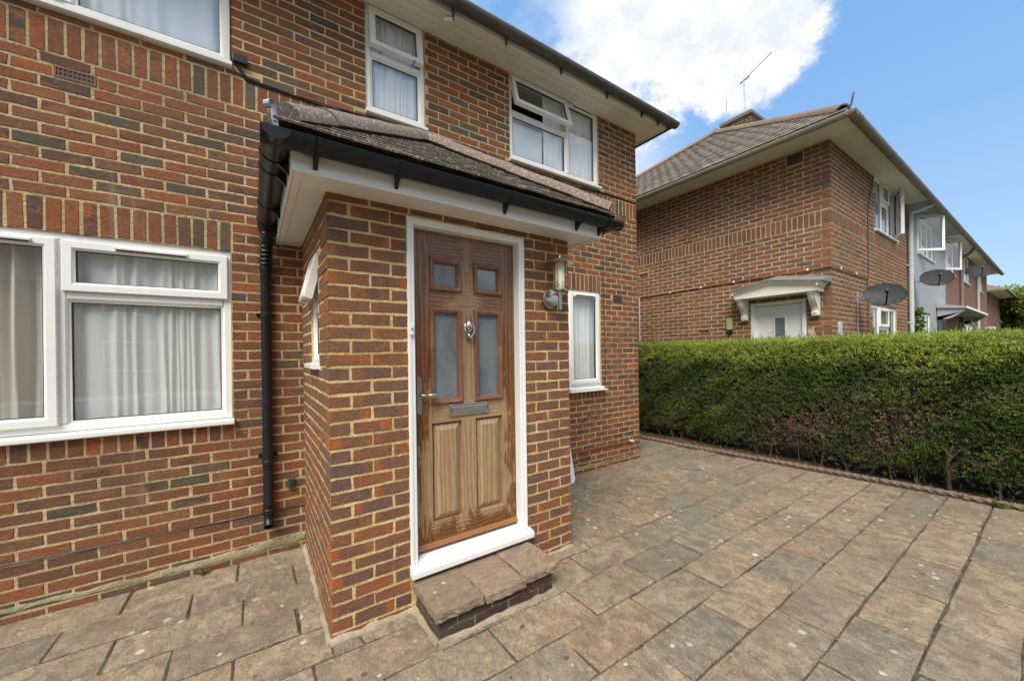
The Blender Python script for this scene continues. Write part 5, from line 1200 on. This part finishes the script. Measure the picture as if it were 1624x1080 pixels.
window(b2, MF, 23.4, 24.8, 3.72, 4.62, [(23.45, 24.05, 3.77, 4.57, 'fixed'), (24.1, 24.75, 3.77, 4.57, 'fixed')], mulls=[(24.07, 3.77, 4.57)]); window(b2, MF, 19.1, 21.9, 1.04, 2.29, [(19.15, 20.05, 1.09, 2.24, 'fixed'), (20.1, 20.9, 1.09, 2.24, 'fixed'), (20.96, 21.85, 1.09, 2.24, 'fixed')], mulls=[(20.07, 1.09, 2.24), (20.93, 1.09, 2.24)])
window(b2, MF, 22.9, 24.5, 1.04, 2.28, [(22.95, 23.7, 1.09, 2.23, 'fixed'), (23.76, 24.45, 1.09, 2.23, 'fixed')], mulls=[(23.73, 1.09, 2.23)])
mk('front_door', MB().box(17.0, 17.9, NY+.10, NY+.14, 0, 2.2), 'dark_room', b2) if False else None
rm = MB(); room(16.5, 26, NY+.26, NY+3, .1, 2.5, rm); room(16.5, 26, NY+.26, NY+3, 2.75, 4.75, rm); mk('room_lining', rm, 'dark_room', b2)
curtain('white nets in an upper window of the far brick terrace house', MF, 19.55, 21.1, 3.75, 4.6, .15, 'net_bright', .02, .15, seed=51); curtain('white nets in the lower window under the grey canopy', MF, 19.2, 21.8, 1.06, 2.26, .15, 'net_plain', .02, .15, seed=52)
mk('soffit', MB().box(16.402, 26.9, EYF, NY+.2, NZ, NZ+.01).box(26.51, 26.9, NY+.21, 8.6, NZ, NZ+.01), 'soffit_board', b2); mk('fascia_board', MB().box(16.402, 26.9, EYF-.02, EYF-.001, NZ-.02, NZ+.06), 'gutter_brown', b2)
gutter(b2, (16.405, EYF-.075, NZ-.015), (26.98, EYF-.075, NZ-.015), 'gutter_brown', .062, [.1, .3, .5, .7, .9], lug=0); plain_roof(b2, 16.41, 26.98, True)
for x in (19.0, 22.95): mk('downpipe', MB().tube([(x-.0, 1.60, 4.70), (x, 1.75, 4.5), (x, NY-.06, 4.35), (x, NY-.06, .1)], .04, 10), 'gutter_brown' if x < 20 else 'grey_pipe', b2, smooth=True)
mk('porch_light', MB().box(25.6, 26.3, NY-.25, NY-.01, 2.22, 2.32).box(25.9, 26.0, NY-.12, NY-.01, 1.9, 2.1), 'white_paint', b2)
fh = thing('distant_house', 'distant brick house with a low hipped roof at the right edge', 'house', (40, 7, 0))
mk('wall', MB().box(35.9, 44, 2.6, 10, -.1, 4.7), 'brick_far', fh); mk('soffit', MB().box(35.3, 44.6, 2.0, 10.6, 4.701, 4.76), 'paint_cream', fh); hip_roof(fh, 35.2, 44.7, 1.9, 10.7, 4.77, 26, 'tile_hip_neigh')
mk('fascia_board', MB().box(35.19, 44.71, 1.88, 1.899, 4.69, 4.80).box(35.18, 35.199, 1.9, 10.7, 4.69, 4.80), 'gutter_brown', fh)
mk('chimney', MB().box(39, 39.8, 6, 7, 5, 7.6), 'brick_far', fh)
window(fh, facing(-90, (35.9, 0, 0)), -4.6, -3.4, 3.4, 4.5, [(-4.55, -3.45, 3.45, 4.45, 'fixed')])

# satellite dishes
def dish(label, c, wall, nrm, r=.33):
    t = thing('satellite_dish', label, 'satellite dish', wall, 'satellite dishes on the terrace front'); c = Vector(c); n = Vector(nrm).normalized()
    q = n.to_track_quat('Z', 'Y').to_matrix().to_4x4(); Md = Matrix.Translation(c) @ q
    prof = [(.001, -.055)]+[(r*k/8, -.055+.055*(k/8)**2) for k in range(1, 9)]+[(r+.004, .004), (r+.004, -.004)]+[(r*k/8, -.062+.055*(k/8)**2) for k in range(8, 0, -1)]+[(.001, -.062)]
    mk('reflector', MB().lathe(prof, (0, 0, 0), 'z', 40, .86), 'dish_grey', t, Md, smooth=True)
    lo = Md @ Vector((0, -r*.86, 0)); fo = Md @ Vector((0, -r*.55, r*.95))
    dn = Vector((0, 0, -1)); lo = c + (dn - n*dn.dot(n)).normalized()*r*.84; fo = c + n*r*.95 + (dn - n*dn.dot(n)).normalized()*r*.45
    mk('feed_arm', MB().tube([lo, fo], .011, 8), 'cable', t); mk('lnb', MB().tube([fo-n*-.02, fo-(fo-c).normalized()*.09], .026, 10), 'rubber', t, smooth=True)
    w = Vector(wall); mk('wall_mount', MB().tube([c-n*.06, c-n*.13+Vector((0, .03, -.01)), w+Vector((0, -.12, 0)), w+Vector((0, -.012, 0))], .016, 8).box(w.x-.05, w.x+.05, w.y-.012, w.y-.0045, w.z-.09, w.z+.09), 'zinc', t, smooth=True)
    return t
dish('dark grey satellite dish nearest the hedge corner, over the lower window next door', (8.22, 1.62, 2.36), (8.32, NY, 2.37), (-.80, -.27, .54), .25)
dish('dark grey satellite dish on the grey rendered wall', (12.35, 1.60, 3.03), (12.45, NY, 3.0), (-.80, -.27, .54), .26)
dish('dark grey satellite dish farthest along the terrace, in front of an upper window', (19.3, 1.58, 3.95), (19.4, NY, 3.95), (-.80, -.27, .54), .30)
mk('dish_cable', MB().tube([(8.32, -.01, 2.3), (8.32, -.01, .3)], .006, 6), 'grey_pipe', nb, MF)
tag(mk('wall_cable', MB().tube([(9.35, -.01, 4.62), (9.1, -.01, 4.25), (8.95, -.01, 3.9), (8.95, -.01, 2.2)], .006, 5), 'cable', None, MF), 'black cable running down the front wall next door beside the upstairs window', 'cable')
# climber on the grey house, fence at the end of the hedge
fn = thing('timber_fence', 'weathered grey timber fence showing over the left end of the hedge', 'fence', (6.95, 6, 0))
for i in range(34): mk('fence_board', MB().box(6.93, 6.948, 4.87+i*.118, 4.98+i*.118, 0, 1.70+rs.uniform(-.01, .01)), 'fence_wood', fn)
for y in (4.80, 6.6, 8.4): mk('fence_post', MB().box(6.90, 6.98, y-.045, y+.045, 0, 1.83), 'fence_wood', fn, bevel=.004)
for z in (.4, 1.4): mk('rail', MB().box(6.95, 6.99, 4.85, 8.9, z, z+.07), 'fence_wood', fn)

# ================================================================== LEAVES
def leaves(P, D, size, asp=.45, curl=0):
    """P positions, D axis directions (n,3); returns quad verts (4n,3): rhombus leaves with random roll"""
    n = len(P); D = D/np.linalg.norm(D, axis=1, keepdims=True); rnd = RNG.normal(size=(n, 3)); S = np.cross(D, rnd); S /= np.linalg.norm(S, axis=1, keepdims=True)+1e-9
    s = size[:, None]; V = np.empty((n, 4, 3)); V[:, 0] = P; V[:, 1] = P+D*s*.5+S*s*asp*.5; V[:, 2] = P+D*s; V[:, 3] = P+D*s*.5-S*s*asp*.5
    return V.reshape(-1, 3)
def fbm(A, sc, off=0.):
    out = np.zeros(len(A)); a = 1.; f = sc
    for k in range(3):
        p = A*f+off+k*7.7
        out += a*(np.sin(p[:, 0]*1.7+1.3*np.sin(p[:, 1]*1.1+p[:, 2]))*np.cos(p[:, 1]*1.3+1.1*np.sin(p[:, 2]*1.9+p[:, 0]*.7))*.6+.4*np.sin(p[:, 2]*2.1+p[:, 0]+p[:, 1]*1.6)); a *= .55; f *= 2.03
    return out
def hedge():
    hd = thing('hedge', 'long clipped green hedge with bare brown patches and woody base, between patio and next door', 'hedge', (6.4, 1.5, 0))
    HT = 1.635
    def front_x(y, z): # clipped face: leans out a little at mid height, hollow low down
        A = np.c_[np.zeros_like(y), y, z]
        return 5.98+.16*np.clip((.55-z)/.55, 0, 1)**1.3+.05*np.clip((z-1.35)/.25, 0, 1)**2+.045*fbm(A, 1.3)+.032*fbm(A, 4., 3)+.015*fbm(A, 9., 1)
    def top_z(x, y): A = np.c_[x, y, np.zeros_like(x)]; return HT-.01+.030*fbm(A, 1.4, 5)+.018*fbm(A, 5, 2)
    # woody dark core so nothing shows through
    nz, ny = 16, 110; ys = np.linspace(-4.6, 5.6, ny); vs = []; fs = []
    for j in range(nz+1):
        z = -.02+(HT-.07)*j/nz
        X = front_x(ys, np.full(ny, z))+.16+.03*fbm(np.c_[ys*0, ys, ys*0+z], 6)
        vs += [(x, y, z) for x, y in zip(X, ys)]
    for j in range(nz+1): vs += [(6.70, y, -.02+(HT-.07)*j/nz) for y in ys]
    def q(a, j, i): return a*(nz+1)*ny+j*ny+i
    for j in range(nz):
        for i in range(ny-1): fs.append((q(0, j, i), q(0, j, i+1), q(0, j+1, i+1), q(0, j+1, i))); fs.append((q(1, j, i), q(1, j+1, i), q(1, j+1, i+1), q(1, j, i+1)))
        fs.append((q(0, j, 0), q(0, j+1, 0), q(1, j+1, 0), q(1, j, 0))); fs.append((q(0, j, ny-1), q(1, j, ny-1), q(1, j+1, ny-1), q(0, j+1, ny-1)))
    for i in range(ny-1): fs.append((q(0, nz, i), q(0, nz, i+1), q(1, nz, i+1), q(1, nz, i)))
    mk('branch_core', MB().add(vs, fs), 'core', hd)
    def sprays(n, ylo, yhi, where, scale=1.):
        y = RNG.uniform(ylo, yhi, n)
        if where == 'front':
            z = .05+(HT-.05)*RNG.random(n)**.88; dep = RNG.exponential(.035, n)-.02; x = front_x(y, z)+dep; N = np.tile([-1., 0, .25], (n, 1))
        elif where == 'top':
            x = RNG.uniform(6.0, 6.78, n); dep = RNG.exponential(.03, n)-.02; z = top_z(x, y)-dep-.05*np.clip((6.10-x)/.12, 0, 1)**2; N = np.tile([-.25, 0, 1.], (n, 1))
        else: # back
            z = .1+(HT-.1)*RNG.random(n); dep = RNG.exponential(.03, n); x = 6.82-dep; N = np.tile([1., 0, .3], (n, 1))
        A = np.c_[x*.3, y, z]
        bare = fbm(A, 1.15, 11.)+.55*fbm(A, 3.1, 4.)           # where the face has died back
        lowness = np.clip((.95-z)/.85, 0, 1)*np.where(z < .30, .55, 1.)
        B = bare*1.2+1.15*lowness-.85
        if where != 'front': B = B-3
        dead = B > RNG.normal(.05, .28, n)
        hole = fbm(A, 5.5, 8.)+.4*fbm(A, 12., 2.) > 1.02
        keep = ~(dead & (RNG.random(n) < .5)) & ~(hole & (RNG.random(n) < .8) & (where == 'front')); keep &= ~((z < .16) & (RNG.random(n) < .75)) if where == 'front' else keep
        x, y, z, dead, dep, N, A, B = [v[keep] for v in (x, y, z, dead, dep, N, A, B)]; n = len(x)
        P = np.c_[x, y, z]; D = N+RNG.normal(0, .55, (n, 3)); D /= np.linalg.norm(D, axis=1, keepdims=True)
        fresh = np.clip((z-(1.30+.08*fbm(A, 2.2, 9)+RNG.normal(0, .05, n)))/.10, 0, 1)
        dark = np.array([.065, .105, .025]); mid = np.array([.16, .215, .048]); newg = np.array([.36, .44, .075]); brown = np.array([.22, .14, .078])
        t = np.clip(.42+.6*fbm(A, 2.6, 1.)+.35*fbm(A, 7., 3.)+RNG.normal(0, .25, n), 0, 1)[:, None]
        c = dark*(1-t)+mid*t; c = c*(1-fresh[:, None])+newg*(.75+.4*RNG.random((n, 1)))*fresh[:, None]
        c = np.where(dead[:, None], brown*(.6+.8*RNG.random((n, 1))), c)
        # leaves along each spray, in opposite pairs
        K = 9; L = (.052+.03*RNG.random(n))*scale*(1+.25*fresh); side = np.cross(D, RNG.normal(size=(n, 3))); side /= np.linalg.norm(side, axis=1, keepdims=True)
        allV = []; allC = []
        for k in range(K):
            s = (k//2+.6)/(K//2+.8); sg = 1 if k % 2 else -1
            if k == K-1: ax = D; 
            else: ax = D*.75+side*sg*.9+RNG.normal(0, .18, (n, 3))
            base = P+D*(L*s)[:, None]-D*(L*.5)[:, None]
            m = RNG.random(n) > np.where(dead, .45, .05)
            sz = (.016+.008*RNG.random(n))*scale*(1-.3*s)
            v = leaves(base[m], ax[m], sz[m], .5); allV.append(v); allC.append(c[m]*(.8+.4*RNG.random((m.sum(), 1)))*(1+.15*s))
        return np.vstack(allV), np.vstack(allC)
    parts = [sprays(21000, .0, 4.9, 'front', 1.28), sprays(7500, -.2, 5.0, 'top', 1.2), sprays(3500, -4.6, .0, 'front', 1.7), sprays(2500, -4.6, -.2, 'top', 1.7), sprays(2500, -4.6, 5.6, 'back', 2.), sprays(1500, 4.9, 5.6, 'front', 1.3)]
    V = np.vstack([p[0] for p in parts]); Cc = np.vstack([p[1] for p in parts])
    o = bpy.data.objects.new('foliage', numpy_mesh('foliage', V, len(Cc), 'leaf', 4, Cc)); link(o, hd); o['kind'] = 'stuff'
    # odd long shoots standing out of the top
    rs = random.Random(4); sh = []; shc = []
    for _ in range(420):
        y = rs.uniform(.1, 4.9); x = rs.uniform(6.0, 6.7); h = rs.uniform(.02, .07)+rs.random()**4*.13; b = np.array([x, y, HT]); tip = b+np.array([rs.uniform(-.04, .04), rs.uniform(-.05, .05), h])
        m = 10; s = np.linspace(.1, 1, m)[:, None]; Pp = b+(tip-b)*s; sh.append(leaves(Pp, RNG.normal(0, .7, (m, 3))+[0, 0, .8], np.full(m, .019), .45)); shc.append(np.tile([.16, .24, .04], (m, 1))*RNG.uniform(.7, 1.2, (m, 1)))
    o = bpy.data.objects.new('new_shoots', numpy_mesh('new_shoots', np.vstack(sh), sum(map(len, shc)), 'leaf', 4, np.vstack(shc))); link(o, hd); o['kind'] = 'stuff'
    # twigs: fine tangle near the face
    tw = MB()
    for _ in range(1900):
        y = rs.uniform(-.1, 4.9); z = rs.uniform(.06, 1.0)**1.0; x = float(front_x(np.array([y]), np.array([z]))[0])+rs.uniform(-.01, .11)
        L = rs.uniform(.06, .26); d = Vector((rs.uniform(-.5, .15), rs.uniform(-.8, .8), rs.uniform(-.1, 1.1))).normalized(); p = Vector((x, y, z)); m = p+d*L*.5+Vector((rs.uniform(-.015, .015), rs.uniform(-.02, .02), 0))
        tw.tube([p, m, p+d*L], [.0026, .0019, .0008], 3, cap=False)
    mk('twigs', tw, 'twig', hd, stuff=True)
    for i in range(34):       # main stems rising from the soil
        y = -.3+i*.155+rs.uniform(-.14, .14); x = 6.13+rs.uniform(-.02, .18); r = rs.uniform(.005, .019); pts = [Vector((x, y, -.03))]; d = Vector((rs.uniform(-.35, .1), rs.uniform(-.5, .5), 1.2)).normalized()
        for k in range(6): d = (d+Vector((rs.uniform(-.3, .3), rs.uniform(-.35, .35), rs.uniform(-.05, .3)))).normalized(); pts.append(pts[-1]+d*rs.uniform(.07, .13))
        st = MB().tube(pts, [r*(1-.12*k) for k in range(7)], 6)
        for k in (1, 2, 3, 4, 5):
            b = pts[k]; e = b+Vector((rs.uniform(-.16, .02), rs.uniform(-.18, .18), rs.uniform(.05, .2))); st.tube([b, b.lerp(e, .5)+Vector((0, 0, .02)), e], [r*.5, r*.35, r*.15], 4)
        mk('stem', st, 'twig', hd, smooth=True)
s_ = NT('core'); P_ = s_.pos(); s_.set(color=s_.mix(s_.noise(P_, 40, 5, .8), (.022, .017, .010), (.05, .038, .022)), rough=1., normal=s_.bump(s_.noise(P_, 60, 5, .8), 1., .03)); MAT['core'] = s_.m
hedge()
# litter on the soil bed
n = 7000; y = RNG.uniform(-1, 5.2, n); x = np.array([edge_x(v) for v in y])+.07+RNG.random(n)**1.3*.55; m = RNG.normal(0, 1, (n, 3))*[1, 1, .25]
V = leaves(np.c_[x, y, np.full(n, -.014)+RNG.random(n)*.012], m, .012+.018*RNG.random(n), .5); bc = np.array([[.12, .075, .04], [.20, .13, .07], [.07, .045, .03], [.26, .19, .12]])[RNG.integers(0, 4, n)]
o = bpy.data.objects.new('leaf_litter', numpy_mesh('leaf_litter', V, n, 'leaf', 4, bc)); link(o, bed); o['kind'] = 'stuff'
# a few weeds
def weed(c, r, n, label):
    c = np.array(c); D = RNG.normal(0, 1, (n, 3)); D[:, 2] = np.abs(D[:, 2])+.3; V = leaves(c+RNG.normal(0, r*.4, (n, 3))*[1, 1, .1]+[0, 0, .004], D, r*(.5+.5*RNG.random(n)), .45)
    o = bpy.data.objects.new('weed', numpy_mesh('weed', V, n, 'leaf', 4, np.tile([.10, .17, .03], (n, 1))*RNG.uniform(.6, 1.2, (n, 1)))); link(o); tag(o, label, 'weed')
weed((-.30, 3.44, .0), .030, 60, 'little green weed at the foot of the wall left of the downpipe'); weed((1.22, 1.72, .0), .014, 30, 'tiny weed in the paving in front of the doorstep'); weed((5.80, .38, 0.01), .05, 120, 'green tuft at the paving edge by the right end of the rope edging')
# climber by the grey downpipe
n = 900; P = np.c_[RNG.uniform(11.95, 12.38, n), RNG.uniform(1.78, 1.96, n), RNG.uniform(.2, 2.35, n)]; P[:, 0] = 11.95+(P[:, 0]-11.95)*(.35+.65*np.abs(np.sin(P[:, 2]*3)))
o = bpy.data.objects.new('climbing_plant', numpy_mesh('climbing_plant', leaves(P, RNG.normal(0, 1, (n, 3))+[0, -.6, .3], .07+.05*RNG.random(n), .6), n, 'leaf', 4, np.tile([.09, .17, .03], (n, 1))*RNG.uniform(.5, 1.4, (n, 1)))); link(o); tag(o, 'green climber on the grey rendered wall beside the downpipe', 'climbing plant')
def tree(label, x, y, h, r, n, col, seed):
    rs = random.Random(seed); t = thing('broadleaf_tree', label, 'tree', (x, y, 0), 'trees beyond the terrace'); tr = MB().tube([(x, y, 0), (x+.1, y, h*.3), (x, y+.1, h*.55)], [.22, .17, .10], 8)
    blobs = []
    for k in range(15):
        a = rs.uniform(0, 6.28); q = r*rs.uniform(.25, .85); c = Vector((x+q*math.cos(a), y+q*math.sin(a), h*rs.uniform(.35, .85))); tr.tube([(x, y, h*rs.uniform(.25, .5)), c.lerp(Vector((x, y, h*.5)), .5), c], [.07, .045, .015], 5); blobs.append((c, r*rs.uniform(.28, .5)))
    blobs.append((Vector((x, y, h*.8)), r*.45)); mk('trunk', tr, 'bark', t, smooth=True)
    ps = []; cs = []
    for c, b in blobs:
        m = n//len(blobs); d = RNG.normal(size=(m, 3)); d /= np.linalg.norm(d, axis=1, keepdims=True); rr = b*(.55+.5*RNG.random(m)**.6)*(1+.25*fbm(d, 2., c.x)); ps.append(np.array(c)+d*rr[:, None]*[1, 1, .85]); cs.append(np.tile(np.array(col)*rs.uniform(.7, 1.25), (m, 1))*RNG.uniform(.6, 1.35, (m, 1)))
    P = np.vstack(ps); Cc = np.vstack(cs); V = leaves(P, RNG.normal(0, 1, P.shape), .13+.12*RNG.random(len(P)), .6)
    o = bpy.data.objects.new('crown', numpy_mesh('crown', V, len(P), 'leaf', 4, Cc)); link(o, t)
tree('bright green bushy tree just right of the distant house', 44.0, .6, 5.9, 3.0, 26000, (.25, .33, .06), 1)
tree('green tree at the right edge, nearer the street than the other', 43.0, -3.6, 5.2, 3.0, 24000, (.22, .30, .06), 2)
tree('darker green tree behind, at the far right', 56.0, -4.5, 7.0, 4.0, 22000, (.17, .24, .05), 3)

# ================================================================== ACROSS THE STREET (seen only in the window reflections)
MO = facing(180, (0, -17, 0))
oh = thing('opposite_houses', 'brick terrace across the street, mirrored in the window glass', 'house', (0, -18, 0))
OW = []
for i in range(-3, 4): OW += [(i*4.6-.9, i*4.6+.9, 3.45, 4.6), (i*4.6-.9, i*4.6+.9, .9, 2.3)]
wall_panel('wall', 'brick_far', oh, MO, -16, 16, -.1, 4.8, OW)
for a, b, c, d in OW:
    if abs(a+.9) > 10: continue
    mk('window_frame', MB().ring(a, b, c, d, [(0, .06), (0, -.01), (.07, -.01), (.07, .06)]).box((a+b)/2-.03, (a+b)/2+.03, -.005, .05, c+.07, d-.07), 'white_paint', oh, MO)
    mk('pane', MB().box(a+.07, b-.07, .03, .035, c+.07, d-.07), 'glass_dark', oh, MO)
mk('interior', MB().box(-15.9, 15.9, .30, .32, 0, 4.8), 'dark_room', oh, MO)
hip_roof(oh, -16.6, 16.6, -25, -16.5, 4.8, 36, 'tile_neigh'); mk('fascia_board', MB().box(-16.5, 16.5, -16.62, -16.6, 4.72, 4.9), 'white_paint', oh)
